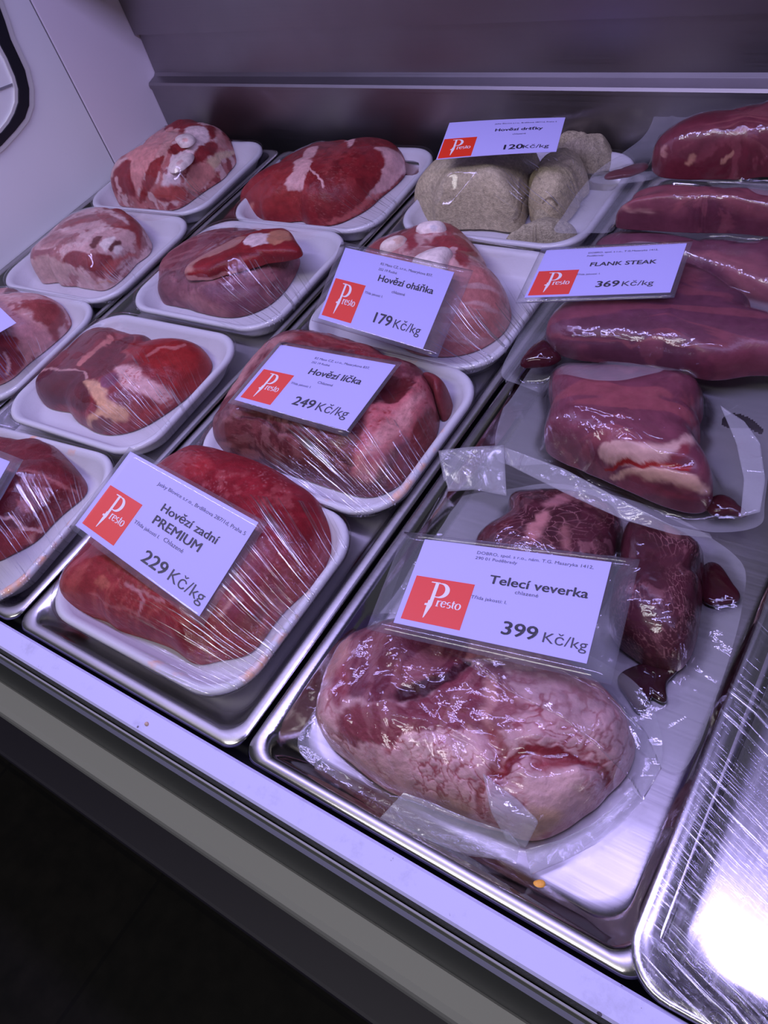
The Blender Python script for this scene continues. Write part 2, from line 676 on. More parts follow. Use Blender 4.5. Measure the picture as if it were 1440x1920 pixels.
# ------------------------------------------------------------------ the refrigerated case
case = empty('refrigerated_display_case', (-0.3, 0.45, -0.85),
             'long refrigerated meat display case with white end wall and stainless steel back', 'display case')


def part(name, geo, mat, parent=case, smooth=False, bv=0.0, label=None):
    o = mesh(name, geo[0], geo[1], mat, parent, smooth)
    if bv:
        bevel(o, bv)
    if label:
        o['label'] = label
    return o


# deck under the pans and the dark body below
part('deck', box(XL, XR, 0.088, 0.812, -0.03, -0.004), M['black'])
part('lower_body', box(XL - 0.3, XR, 0.062, 0.93, -0.80, -0.035), M['black'])
part('kick_panel', box(XL - 0.3, XR, 0.006, 0.054, -0.40, -0.30), M['kick'], bv=.004)
# front rail, dirty seal, thin strip, recess, grey bumper
part('front_rail', extrude_x([(0.0845, 0.0), (0.0845, 0.017), (0.0825, 0.019), (0.068, 0.017), (0.0665, 0.015), (0.0665, 0.0)], XL - 0.3, XR), M['rail'], label='white front rail with scuff marks')
part('rail_seal', extrude_x([(0.0665, -0.01), (0.0665, 0.0145), (0.0645, 0.0135), (0.0635, -0.01)], XL - 0.3, XR), M['seal'], label='dirty black rubber seal')
part('trim_strip', extrude_x([(0.0635, -0.012), (0.0635, 0.010), (0.0622, 0.0105), (0.0620, -0.012)], XL - 0.3, XR), M['chrome'])
part('recess', extrude_x([(0.062, -0.13), (0.062, 0.006), (0.058, 0.006), (0.0585, -0.13)], XL - 0.3, XR), M['darkgrey'], label='dark grey front face under the rail')
part('bumper', extrude_x([(0.060, -0.17), (0.060, -0.120), (0.057, -0.117), (0.040, -0.118), (0.035, -0.122), (0.0335, -0.130), (0.034, -0.17)], XL - 0.3, XR), M['bumper'], label='grey bumper strip')
# back: lower panel, ledge, middle panel, upper panel
YB = 0.838
part('back_panel', extrude_x([(YB, -0.03), (YB, 0.086), (YB + 0.006, 0.086), (YB + 0.006, -0.03)], XL, XR), M['panel'], label='lower stainless steel back panel')
part('back_ledge', extrude_x([(YB - 0.002, 0.084), (YB - 0.002, 0.088), (YB, 0.091), (YB + 0.014, 0.094), (YB + 0.020, 0.099), (YB + 0.026, 0.096), (YB + 0.026, 0.084)], XL, XR), M['panel'], label='folded steel ledge')
part('back_panel', extrude_x([(YB + 0.018, 0.09), (YB + 0.020, 0.152), (YB + 0.028, 0.152), (YB + 0.028, 0.09)], XL, XR), M['panel'], label='middle stainless steel back panel')
part('back_panel', extrude_x([(YB + 0.012, 0.153), (YB + 0.006, 0.60), (YB + 0.02, 0.60), (YB + 0.026, 0.153)], XL, XR), M['panel'], label='upper stainless steel back panel')
part('back_channel', box(XL, XR, 0.812, YB + 0.03, -0.05, -0.03), M['black'])
# white end wall in two sheets with a seam between
part('end_panel', box(XL - 0.012, XL, 0.06, 0.7195, -0.05, 0.62), M['white_panel'], bv=0.0015, label='front white end panel')
part('end_panel', box(XL - 0.012, XL - 0.001, 0.7215, YB + 0.03, -0.05, 0.62), M['white_panel_warm'], bv=0.0015, label='rear white end panel')
part('panel_seam', box(XL - 0.011, XL - 0.003, 0.719, 0.722, -0.05, 0.62), M['gasket'])
# rounded porthole of the end panel: rubber gasket between two pale pipings
px_out = [(-30, -60), (-12, -10), (6, 38), (17, 73), (32, 105), (44, 131), (52, 166), (52, 198), (44, 222), (26, 245), (0, 273), (-40, 305), (-110, 360)]
px_in = [(-62, -30), (-30, 30), (0, 90), (10, 108), (18, 127), (25, 143), (31, 166), (31, 192), (24, 213), (14, 231), (0, 248), (-40, 279), (-100, 327)]


def ribbon(pa, pb, x0, x1):
    a = np.array([atx(*p, XL)[1:] for p in pa])
    b = np.array([atx(*p, XL)[1:] for p in pb])
    n = len(a)
    V, Fc = [], []
    for k in range(n):
        for (y, z), x in ((a[k], x0), (a[k], x1), (b[k], x1), (b[k], x0)):
            V.append((x, y, z))
    for k in range(n - 1):
        for j in range(4):
            Fc.append((4 * k + j, 4 * k + (j + 1) % 4, 4 * k + 4 + (j + 1) % 4, 4 * k + 4 + j))
    Fc += [(0, 1, 2, 3), (4 * n - 4, 4 * n - 1, 4 * n - 2, 4 * n - 3)]
    return V, Fc


def off(p, d):
    p = np.array(p, float)
    t_ = np.gradient(p, axis=0)
    nn = np.column_stack([-t_[:, 1], t_[:, 0]])
    return p + nn / np.linalg.norm(nn, axis=1)[:, None] * d


part('porthole_gasket', ribbon(px_out, px_in, XL - 0.002, XL + 0.004), M['gasket'], smooth=False, bv=0.001, label='black rubber porthole gasket')
part('porthole_piping', ribbon(off(px_out, -9), px_out, XL - 0.002, XL + 0.003), M['cream'], label='cream piping outside the gasket')
part('porthole_piping', ribbon(px_in, off(px_in, 6), XL - 0.002, XL + 0.003), M['cream'], label='cream piping inside the gasket')
pa, pb = [(-60, 184), (-20, 172), (22, 156)], [(-60, 189), (-20, 177), (22, 161)]
part('porthole_joint', ribbon(pa, pb, XL - 0.002, XL + 0.0015), plain('grey_joint', (0.25, 0.25, 0.28), 0.5))
# unseen canopy: lamp housing, front lip lengthened to block ceiling light; rear shade
part('lamp_housing_blocker', extrude_x([(0.10, 0.845), (0.10, 0.865), (0.40, 0.865), (0.40, 0.845)], XL, XR), M['darkgrey'])
part('lamp_shade', extrude_x([(0.40, 0.86), (0.55, 0.700), (0.55, 0.514), (0.556, 0.514), (0.556, 0.703), (0.405, 0.866)], XL, XR), M['darkgrey'])
V, Fc = [], []
for x in (XL + 0.02, XR - 0.02):
    for k in range(16):
        a = 2 * math.pi * k / 16
        V.append((x, LAMP_Y + 0.011 * math.cos(a), LAMP_Z + 0.014 + 0.011 * math.sin(a)))
tube = part('lamp_tube', (V, ring_faces(2, 16)), plain('white_glass_tube', (0.85, 0.85, 0.9), 0.2), smooth=True)

# ------------------------------------------------------------------ steel pans in the deck
PANS = [(-1.106, -0.853, 'brushed steel pan against the white end wall, leftmost of the row'),
        (-0.850, -0.593, 'brushed steel pan under the red beef trays, between the two other tray pans'),
        (-0.590, -0.335, 'brushed steel pan under the tripe, oxtail, cheek and premium beef trays'),
        (-0.332, -0.052, 'brushed steel pan holding the stacked vacuum bags')]
for x0, x1, lab in PANS:
    cx, cy, wd, dp = (x0 + x1) / 2, (0.0875 + 0.806) / 2, x1 - x0, 0.806 - 0.0875
    rings = [(wd - .004, dp - .004, .012, .0135), (wd, dp, .014, .0155), (wd - .003, dp - .003, .013, .0175), (wd - .018, dp - .018, .014, .0170),
             (wd - .023, dp - .023, .015, .0150), (wd - .028, dp - .028, .018, .011), (wd - .040, dp - .040, .022, .0032), (wd - .050, dp - .050, .024, .0006), (wd - .058, dp - .058, .026, .0),
             (wd - .12, dp - .12, .02, .0)]
    V, Fc = loft(rings, cx, cy, 0, False, True)
    o = mesh('steel_pan', V, Fc, M['pan'] if x0 > -.4 else M['pan_worn'])
    tag(o, lab, 'pan', 'steel pans in the display deck')

# ------------------------------------------------------------------ builders
TW, TD, TH = 0.221, 0.178, 0.028


def foam_tray(root, cx, cy, rot, mat):
    r = 0.040
    rings = [(TW - .050, TD - .050, r - .012, .0012), (TW - .036, TD - .036, r - .008, .0012), (TW - .026, TD - .026, r - .004, .006), (TW - .006, TD - .006, r, .0215), (TW - .0005, TD - .0005, r, .0228),
             (TW, TD, r, .0255), (TW - .002, TD - .002, r, .0275), (TW - .006, TD - .006, r - .002, .0282), (TW - .012, TD - .012, r - .004, .0272),
             (TW - .018, TD - .018, r - .006, .0235), (TW - .034, TD - .034, r - .010, .0085), (TW - .044, TD - .044, r - .012, .0055), (TW - .056, TD - .056, r - .014, .0048)]
    V, Fc = loft(rings, cx, cy, rot)
    return mesh('foam_tray', V, Fc, mat, root)


class Piece:
    pass


def meat(root, name, Z, outline, base, H, mat='meat', color=(.3, .03, .04), feats=(), n=2.5, nr=90, na=260, tilt=(0, 0), lump=0.003, lump_s=22,
         marb=None, cracks=None, seed=1, var=0.18, rag=0.0015, under=0.94, zb=0.45, label=None, patch=()):
    ox, oy, s = Z
    P = [(ox + x / s, oy + y / s) for x, y in outline]
    P = smooth_closed(P, 5)
    pl = np.array([at(x, y, base + H * zb)[:2] for x, y in P])
    c0 = pl.mean(0)
    away = c0 - CAM[:2]
    away /= np.linalg.norm(away)
    d = pl - c0
    sv = (d @ away) / np.abs(d @ away).max()
    pl = np.array([at(x, y, base + H * np.clip(zb + 0.42 * q, 0.03, 0.9))[:2] for (x, y), q in zip(P, sv)])
    c, th, rad = polar(pl, na)
    rad = csmooth(rad, 2)
    ct, st = np.cos(th), np.sin(th)
    rad = rad + rag * (fbm(np.column_stack([ct * 9, st * 9, np.full(na, seed * 3.7)]), seed, 4) - 0.5) * 2
    phi = np.linspace(0.0, 1.0, nr + 1)[1:] * math.pi / 2
    # even spacing along the profile
    fine = np.linspace(0, math.pi / 2, 2000)
    rf, zf = np.sin(fine) ** (2 / n), np.cos(fine) ** (2 / n)
    R0 = rad.mean()
    L = np.concatenate([[0], np.cumsum(np.hypot(np.diff(rf) * R0, np.diff(zf) * H))])
    tt = np.linspace(0, 1, nr + 1)[1:]
    rr = np.interp(tt * L[-1], L, rf)
    zz = np.interp(tt * L[-1], L, zf)
    # fit the plan so that the solid's outline, seen from the photograph's place, is the traced one
    cpx, tht, rtgt = polar(P, 90)
    rad0 = rad.copy()
    for fit_it in range(6):
        X = c[0] + rr[:, None] * (rad * ct)[None, :]
        Y = c[1] + rr[:, None] * (rad * st)[None, :]
        Zb = np.repeat(zz[:, None], na, 1)
        tl = 1 + tilt[0] * (X - c[0]) / R0 + tilt[1] * (Y - c[1]) / R0
        pts = np.column_stack([X.ravel(), Y.ravel(), np.zeros(X.size)])
        ln = (fbm(pts * lump_s + seed * 5.1, seed, 3) - 0.5) * 2
        fade = sstep(0, 0.5, Zb.ravel())
        Zs = base + H * (Zb * tl).ravel() + lump * ln * fade
        if fit_it == 5:
            break
        cc = (np.column_stack([X.ravel(), Y.ravel(), Zs]) - CAM) @ RC
        pp = np.column_stack([720 + F * cc[:, 0] / -cc[:, 2], 960 - F * cc[:, 1] / -cc[:, 2]]) - cpx
        ang = np.mod(np.arctan2(pp[:, 1], pp[:, 0]), 2 * math.pi)
        rp = np.hypot(pp[:, 0], pp[:, 1])
        bi = (ang / (2 * math.pi) * 90 + .5).astype(int) % 90
        ext = np.zeros(90)
        np.maximum.at(ext, bi, rp)
        ext = np.maximum(ext, 0.5 * np.maximum(np.roll(ext, 1), np.roll(ext, -1)))
        rho = csmooth(np.clip(rtgt / np.maximum(ext, 1e-6), .85, 1.2), 5)
        # which direction each plan radius shows in
        k0 = np.argmax((rp.reshape(nr, na)), axis=0)
        aa = ang.reshape(nr, na)[k0, np.arange(na)]
        f_ = aa / (2 * math.pi) * 90
        i_ = f_.astype(int) % 90
        w_ = f_ - np.floor(f_)
        rad = rad * (rho[i_] * (1 - w_) + rho[(i_ + 1) % 90] * w_) ** 0.9
        rad = csmooth(np.clip(rad, rad0 * .75, rad0 * 1.3), 6)
    q = (tt[:, None] * L[-1])[:, :, None] * np.stack([ct, st], -1)[None]
    q = q.reshape(-1, 2)
    top = np.array([[c[0], c[1], base + H]])
    V = np.vstack([np.column_stack([X.ravel(), Y.ravel(), Zs]), top])
    ci = len(V) - 1
    Fc = ring_faces(nr, na)
    for k in range(na):
        Fc.append([ci, k, (k + 1) % na])
    # features: pixels of the photograph dropped on the surface, then kept in surface coordinates
    col = np.repeat(np.array(color, float)[None], len(q), 0)
    p3 = np.column_stack([q * 1.0, np.full(len(q), seed * 1.37)])
    v1 = fbm(p3 * 60, seed + 3, 4)
    col = col * (1 + var * 2 * (v1 - 0.5))[:, None]
    dz = np.zeros(len(q))
    for k_, (sc_, thr, pc_, am) in enumerate(patch):
        f_ = fbm(p3 * sc_ + 13.7 * k_, seed + 60 + k_, 5)
        col = col + (np.array(pc_)[None] - col) * (am * sstep(thr - .035, thr + .035, f_))[:, None]
        dz += .0008 * am * sstep(thr - .06, thr + .06, f_)
    warp = np.column_stack([fbm(p3 * 90 + 3, seed + 7, 3) - .5, fbm(p3 * 90 + 31, seed + 8, 3) - .5])
    warp2 = np.column_stack([fbm(p3 * 320 + 3, seed + 9, 2) - .5, fbm(p3 * 320 + 31, seed + 11, 2) - .5])
    if feats:
        bv = bvh_of(V, Fc)
        o3 = Vector(CAM)

        def drop(x, y):
            r_ = Vector(ray(ox + x / s, oy + y / s)).normalized()
            h = bv.ray_cast(o3, r_)
            grow = 1.0
            if h[0] is None:
                pz = at(ox + x / s, oy + y / s, base + H * 0.5)
                h = bv.find_nearest(Vector(pz))
                grow = 1.08
            f = [i for i in Fc[h[2]] if i != ci]
            P3 = V[f]
            dd = np.linalg.norm(P3 - np.array(h[0]), axis=1)
            wts = 1 / (dd + 1e-5)
            return (q[f] * wts[:, None]).sum(0) / wts.sum() * grow
        for ft in feats:
            kind, fc, pts_ = ft[0], ft[1], ft[2]
            op = ft[3] if len(ft) > 3 else {}
            qp = np.array([drop(x, y) for x, y in pts_])
            soft = op.get('soft', 0.0015)
            wq = q + warp * op.get('warp', 0.008) + warp2 * op.get('fray', 0.003)
            if kind == 'poly':
                qq = smooth_closed(qp, 4) if op.get('round', True) and len(qp) > 3 else qp
                m = 1 - sstep(-soft, soft, sdist(wq, qq))
            else:
                m = 1 - sstep(op.get('w', 0.0015), op.get('w', 0.0015) + soft, seg_dist(wq, qp, False))
            m = m * op.get('a', 1.0)
            f3 = np.array(fc, float)[None] * (1 + op.get('var', 0.25) * 2 * (fbm(p3 * 110 + 7, seed + 21, 3) - 0.5))[:, None]
            if 'streak' in op:   # muscle fibres running along a direction (angle in surface coords)
                an, fq, cc, amt = op['streak']
                u = q @ np.array([math.cos(an), math.sin(an)])
                v = q @ np.array([-math.sin(an), math.cos(an)])
                nn = fbm(np.column_stack([u * fq * 0.12, v * fq, 0 * u + seed]), seed + 5, 3)
                f3 = f3 + (np.array(cc)[None] - f3) * (sstep(0.52, 0.62, nn) * amt)[:, None]
            if 'cells' in op:    # lobed fat with blood-red clefts
                sc_, wd_, cc, dep = op['cells']
                e = voronoi_edge((q + warp * 0.03 + warp2 * .006) * sc_ * (0.75 + 0.0 * q[:, :1]), seed)
                lo = fbm(p3 * 45 + 11, seed + 31, 3)
                k_ = (1 - sstep(0, wd_, e)) * sstep(0.40, 0.60, lo)
                f3 = f3 + (np.array(cc)[None] - f3) * k_[:, None]
                dz -= (1 - sstep(0, wd_ * 3, e)) * dep * m * (.35 + .65 * sstep(.42, .62, lo))
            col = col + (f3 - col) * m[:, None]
            if 'dz' in op:
                dsoft = op.get('dsoft', 0.006)
                if kind == 'poly':
                    dz += op['dz'] * (1 - sstep(-dsoft, dsoft, sdist(q, qp)))
                else:
                    dz += op['dz'] * (1 - sstep(0, op.get('w', 0.0015) + dsoft, seg_dist(q, qp, False)))
    if marb:
        sc_, thr, mc, amt, an = marb
        u = q @ np.array([math.cos(an), math.sin(an)])
        v = q @ np.array([-math.sin(an), math.cos(an)])
        wv = fbm(p3 * 40, seed + 41, 3)
        e = voronoi_edge(np.column_stack([u * sc_ * 0.45, v * sc_]) + 2.5 * np.column_stack([wv, fbm(p3 * 40 + 9, seed + 42, 3)]), seed)
        den = fbm(p3 * 55 + 5, seed + 43, 3)
        m = (1 - sstep(0, thr, e)) * sstep(0.40, 0.62, den) * amt
        col = col + (np.array(mc)[None] - col) * m[:, None]
    if cracks:
        sc_, wd_, cc, amt = cracks
        e = voronoi_edge(q * sc_ + 3 * warp, seed + 2)
        m = (1 - sstep(0, wd_, e)) * amt
        col = col + (np.array(cc)[None] - col) * m[:, None]
    V[:-1, 2] += dz * fade
    V[ci, 2] = V[:na, 2].mean()
    V[:-1, 2] = np.maximum(V[:-1, 2], base + 0.0002)
    # underside
    lastr = V[(nr - 1) * na:nr * na].copy()
    und = lastr.copy()
    und[:, :2] = c + (lastr[:, :2] - c) * under
    und[:, 2] = base
    V2 = np.vstack([V, und, [[c[0], c[1], base]]])
    b0 = len(V)
    for k in range(na):
        k2 = (k + 1) % na
        Fc.append([(nr - 1) * na + k, b0 + k, b0 + k2, (nr - 1) * na + k2])
        Fc.append([b0 + k, b0 + na, b0 + k2])
    col = np.clip(np.vstack([col, col[:1], col[(nr - 1) * na:], col[-1:]]), 0.003, 0.95)
    o = mesh(name, V2, Fc, M[mat], root, True, col)
    if label:
        o['label'] = label
    p = Piece()
    p.o, p.V, p.F, p.c, p.bvh = o, V2, Fc, c, bvh_of(V2, Fc)
    return p


ALL_SURF = []        # finished film surfaces, for what lies on top of them


def cling_film(root, cx, cy, rot, pieces, mat, nx=110, ny=88, it=260):
    r = 0.040
    hw, hd = TW / 2 + .0012, TD / 2 + .0012
    gx = np.linspace(-hw, hw, nx)
    gy = np.linspace(-hd, hd, ny)
    GX, GY = np.meshgrid(gx, gy)
    c, s = math.cos(rot), math.sin(rot)
    WX, WY = cx + c * GX - s * GY, cy + s * GX + c * GY
    obs = top_height([p.bvh for p in pieces], WX, WY, 0.0) + 0.0012
    rim = TH + 0.0012
    ax, ay = np.abs(GX) - (hw - r), np.abs(GY) - (hd - r)
    out = np.where((ax > 0) & (ay > 0), np.hypot(np.maximum(ax, 0), np.maximum(ay, 0)) - r, np.maximum(ax, ay) - r)
    fixed = out > -0.004
    obs = np.where(fixed, rim, obs)
    z = np.maximum(obs, rim)
    z = np.where(fixed, rim, z)
    for k in range(it):
        a = z.copy()
        a[1:-1, 1:-1] = 0.25 * (z[1:-1, :-2] + z[1:-1, 2:] + z[:-2, 1:-1] + z[2:, 1:-1])
        z = np.where(fixed, rim, np.maximum(a, obs))
    # polar mesh over the rounded rectangle + skirt round the tray
    p = rrect(2 * hw, 2 * hd, r, 36)
    na = len(p)
    V = []
    nr = 64
    for k in range(1, nr + 1):
        qx, qy = p[:, 0] * k / nr, p[:, 1] * k / nr
        zz = bilerp(z, (qx + hw) / (2 * hw) * (nx - 1), (qy + hd) / (2 * hd) * (ny - 1))
        V.append(np.column_stack([qx, qy, zz]))
    for ins, zz in ((-.0004, .0265), (.0008, .0215), (.010, .008), (.018, .0012)):
        pp = rrect(2 * hw - 2 * ins, 2 * hd - 2 * ins, r - .3 * ins, 36)
        V.append(np.column_stack([pp, np.full(na, zz)]))
    V = np.vstack(V + [[[0, 0, bilerp(z, np.array([(nx - 1) / 2]), np.array([(ny - 1) / 2]))[0]]]])
    xy = V[:, :2].copy()
    V[:, 0], V[:, 1] = cx + c * xy[:, 0] - s * xy[:, 1], cy + s * xy[:, 0] + c * xy[:, 1]
    Fc = ring_faces(nr + 4, na)
    ci = len(V) - 1
    Fc += [[ci, k, (k + 1) % na] for k in range(na)]
    o = mesh('cling_film', V, Fc, mat, root)
    ALL_SURF.append(bvh_of(V, Fc))
    return o


def grid_mesh(GX, GY, Z):
    ny, nx = GX.shape
    V = np.column_stack([GX.ravel(), GY.ravel(), Z.ravel()])
    i = (np.arange(ny - 1)[:, None] * nx + np.arange(nx - 1)[None]).ravel()
    return V, np.column_stack([i, i + 1, i + nx + 1, i + nx]).tolist()


def bag(root, outline, Z, pieces, mat, base=0.002, name='bag_film', under=(), it=10, res=0.0015, wave=0.0012, seed=3, ridges=(), hole=None):
    ox, oy, s = Z
    P = smooth_closed([(ox + x / s, oy + y / s) for x, y in outline], 5)
    pl = np.array([at(x, y, base)[:2] for x, y in P])
    # refine the outline by the height of what it lies on
    if under:
        for _ in range(3):
            hz = top_height(list(under), pl[:, 0], pl[:, 1], base)
            hz = csmooth(hz, 12)
            pl = np.array([at(x, y, max(base, h))[:2] for (x, y), h in zip(P, hz)])
    na, nr = 300, 140
    c, th, rad = polar(pl, na)
    rad = csmooth(rad, 1)
    x0, x1 = c[0] - rad.max() - .01, c[0] + rad.max() + .01
    y0, y1 = c[1] - rad.max() - .01, c[1] + rad.max() + .01
    nx, ny = int((x1 - x0) / res), int((y1 - y0) / res)
    GX, GY = np.meshgrid(np.linspace(x0, x1, nx), np.linspace(y0, y1, ny))
    hm = top_height([p.bvh for p in pieces], GX, GY, -1.0)
    hu = top_height(list(under), GX, GY, base) if under else np.full(GX.shape, base)
    wv = (fbm(np.column_stack([GX.ravel() * 28, GY.ravel() * 28, np.full(GX.size, seed)]), seed, 3) - 0.4).reshape(GX.shape)
    sup = hu + 0.0012 + wave * np.maximum(wv, 0) * 3
    obs = np.maximum(hm + 0.0009, sup)
    z = obs.copy()
    for k in range(it):
        a = z.copy()
        a[1:-1, 1:-1] = 0.25 * (z[1:-1, :-2] + z[1:-1, 2:] + z[:-2, 1:-1] + z[2:, 1:-1])
        z = np.maximum(a, obs)
    if ridges:       # taut folds standing up in the film
        zb_ = bvh_of(*grid_mesh(GX, GY, z))
        for rp_, rh, rw in ridges:
            hp = []
            for x, y in rp_:
                h = zb_.ray_cast(Vector(CAM), Vector(ray(ox + x / s, oy + y / s)).normalized())
                if h[0] is not None:
                    hp.append((h[0].x, h[0].y))
            if len(hp) < 2:
                continue
            gq = np.column_stack([GX.ravel(), GY.ravel()])
            gq = gq + .0012 * np.column_stack([fbm(np.column_stack([gq * 90, gq[:, :1] * 0 + 1]), 5, 2) - .5, fbm(np.column_stack([gq * 90, gq[:, :1] * 0 + 9]), 6, 2) - .5])
            dd = seg_dist(gq, hp, False).reshape(GX.shape)
            z = z + rh * np.exp(-(dd / rw) ** 2)
    hd = np.maximum(hm, hu)
    for _ in range(6):      # the film stays clear a little way past the meat
        e = hd.copy()
        e[1:-1, 1:-1] = np.maximum.reduce([hd[1:-1, 1:-1], hd[:-2, 1:-1], hd[2:, 1:-1], hd[1:-1, :-2], hd[1:-1, 2:]])
        hd = e
    lift = np.clip((hd - hu) / 0.006, 0, 1)
    for _ in range(3):
        lift[1:-1, 1:-1] = 0.25 * (lift[1:-1, :-2] + lift[1:-1, 2:] + lift[:-2, 1:-1] + lift[2:, 1:-1])
    fl = 1 - lift
    rr = np.linspace(0, 1, nr + 1)[1:]
    X = c[0] + rr[:, None] * (rad * np.cos(th))[None]
    Y = c[1] + rr[:, None] * (rad * np.sin(th))[None]
    gx, gy = (X - x0) / (x1 - x0) * (nx - 1), (Y - y0) / (y1 - y0) * (ny - 1)
    ZZ = bilerp(z, gx, gy)
    FL = bilerp(fl, gx, gy)
    V = np.vstack([np.column_stack([X.ravel(), Y.ravel(), ZZ.ravel()]), [[c[0], c[1], ZZ[0].mean()]]])
    f = np.append(FL.ravel(), FL[0].mean())
    Fc = ring_faces(nr, na)
    ci = len(V) - 1
    Fc += [[ci, k, (k + 1) % na] for k in range(na)]
    if hole:
        hp = np.array([at(ox + x / s, oy + y / s, base + .002)[:2] for x, y in smooth_closed(hole, 4)])
        ctr = np.array([V[q].mean(0)[:2] for q in Fc])
        keep = ~inside(ctr, hp)
        Fc = [q for q, k in zip(Fc, keep) if k]
    o = mesh(name, V, Fc, mat, root, True, None, {'flange': f})
    b = bvh_of(V, Fc)
    ALL_SURF.append(b)
    return b


def sheet(root, name, pxz, mat, thick=0.0004, flange=1.0, n=10):
    """a folded flap of film: quad strips between two rows of (px, py, z)"""
    a = np.array([at(*p) for p in pxz[0]])
    b = np.array([at(*p) for p in pxz[1]])
    k0 = np.linspace(0, len(a) - 1, 6 * len(a))
    ai = np.column_stack([np.interp(k0, np.arange(len(a)), a[:, i]) for i in range(3)])
    bi = np.column_stack([np.interp(k0, np.arange(len(b)), b[:, i]) for i in range(3)])
    V, Fc = [], []
    for k in range(n + 1):
        V.append(ai + (bi - ai) * k / n)
    m = len(ai)
    V = np.vstack(V)
    for k in range(n):
        for j in range(m - 1):
            Fc.append((k * m + j, k * m + j + 1, k * m + m + j + 1, k * m + m + j))
    o = mesh(name, V, Fc, mat, root, True, None, {'flange': np.full(len(V), flange)})
    sol = o.modifiers.new('thickness', 'SOLIDIFY')
    sol.thickness = thick
    return o


# ------------------------------------------------------------------ price cards
MP = plain('white_card_paper', (0.52, 0.49, 0.90), 0.5)
MINK = plain('dark_ink', (0.035, 0.032, 0.055), 0.5)
MGREY = plain('grey_ink', (0.10, 0.095, 0.14), 0.5)
MRED = plain('red_logo_ink', (0.82, 0.042, 0.014), 0.45)
MLOGO = plain('pale_logo_lettering', (0.86, 0.80, 0.82), 0.5)
t = NT('clear_laminate')
t.t.nodes.remove(t.b)
gl = t.n('ShaderNodeBsdfGlossy', i_Roughness=0.09)
tr = t.n('ShaderNodeBsdfTransparent')
tr.inputs[0].default_value = (0.97, 0.97, 0.98, 1)
df = t.n('ShaderNodeBsdfDiffuse')
df.inputs[0].default_value = (0.7, 0.7, 0.78, 1)
m0 = t.n('ShaderNodeMixShader')
m0.inputs[0].default_value = 0.05
t.l(tr.outputs[0], m0.inputs[1])
t.l(df.outputs[0], m0.inputs[2])
mx = t.n('ShaderNodeMixShader')
tc = t.n('ShaderNodeTexCoord')
nz = t.n('ShaderNodeTexNoise', i_Scale=35.0, i_Detail=3.0)
t.l(tc.outputs['Object'], nz.inputs['Vector'])
nb = t.bump(nz.outputs[0], 0.15, 0.002)
t.l(nb, gl.inputs['Normal'])
t.l(t.schlick(nb), mx.inputs[0])
t.l(m0.outputs[0], mx.inputs[1])
t.l(gl.outputs[0], mx.inputs[2])
t.l(mx.outputs[0], t.out.inputs[0])
MLAM = t.m

CARD_W, CARD_H = 0.118, 0.078


class Quad:
    """a slightly bent card spanned by four corners: TL, TR, BR, BL; u to the right, v upward, 0..1"""

    def __init__(self, c, bow=0.0):
        self.c = np.array(c, float)
        self.nrm = np.cross(self.c[1] - self.c[0], self.c[0] - self.c[3])
        self.nrm /= np.linalg.norm(self.nrm)
        self.bow = bow

    def P(self, u, v, h=0.0):
        u, v = np.asarray(u, float), np.asarray(v, float)
        tl, tr_, br_, bl = self.c
        p = (tl[None] * ((1 - u) * v)[:, None] + tr_[None] * (u * v)[:, None] + br_[None] * (u * (1 - v))[:, None] + bl[None] * ((1 - u) * (1 - v))[:, None])
        return p + self.nrm[None] * (h + self.bow * (1 - (2 * u - 1) ** 2))[:, None]


def slab(quad, u0, u1, v0, v1, h0, h1, n=10):
    g = np.linspace(0, 1, n + 1)
    U, W = np.meshgrid(u0 + (u1 - u0) * g, v0 + (v1 - v0) * g)
    U, W = U.ravel(), W.ravel()
    V = np.vstack([quad.P(U, W, np.full(U.shape, h0)), quad.P(U, W, np.full(U.shape, h1))])
    m = n + 1
    N = m * m
    Fc = []
    for j in range(n):
        for i in range(n):
            a = j * m + i
            Fc.append((N + a, N + a + 1, N + a + m + 1, N + a + m))
            Fc.append((a, a + m, a + m + 1, a + 1))
    edge = [i for i in range(m)] + [j * m + n for j in range(1, m)] + [n * m + i for i in range(n - 1, -1, -1)] + [j * m for j in range(n - 1, 0, -1)]
    for k in range(len(edge)):
        a, b = edge[k], edge[(k + 1) % len(edge)]
        Fc.append((a, b, N + b, N + a))
    return V, Fc


def text_mesh(s, bold):
    cu = bpy.data.curves.new('text', 'FONT')
    cu.body = s
    cu.size = 1.0
    cu.resolution_u = 3
    ob = bpy.data.objects.new('text', cu)
    COL.objects.link(ob)
    dg = bpy.context.evaluated_depsgraph_get()
    me = bpy.data.meshes.new_from_object(ob.evaluated_get(dg))
    V = np.array([v.co[:] for v in me.vertices])
    Fc = [tuple(p.vertices) for p in me.polygons]
    bpy.data.objects.remove(ob)
    bpy.data.curves.remove(cu)
    bpy.data.meshes.remove(me)
    if bold:      # thicken by overlaid shifted outlines
        n0 = len(V)
        sh = [(0, 0), (.022, 0), (.044, 0), (.022, .012), (.022, -.012)]
        Fc = [tuple(i + n0 * k for i in f) for k in range(len(sh)) for f in Fc]
        V = np.vstack([V + (dx, dy, 0) for dx, dy in sh])
    return V, Fc


def text_on(quad, name, s, u0, u1, vb, parent, mat, bold=False, slant=0.0, h=0.00075, hmul=1.0):
    """text from u0 to u1 with its baseline at v = vb"""
    V, Fc = text_mesh(s, bold)
    x0, x1 = V[:, 0].min(), V[:, 0].max()
    k = (u1 - u0) / (x1 - x0)
    U = u0 + (V[:, 0] + slant * V[:, 1] - x0) * k
    W = vb + V[:, 1] * k * CARD_W / CARD_H * hmul
    return mesh(name, quad.P(U, W, np.full(len(U), h)), Fc, mat, parent, False)


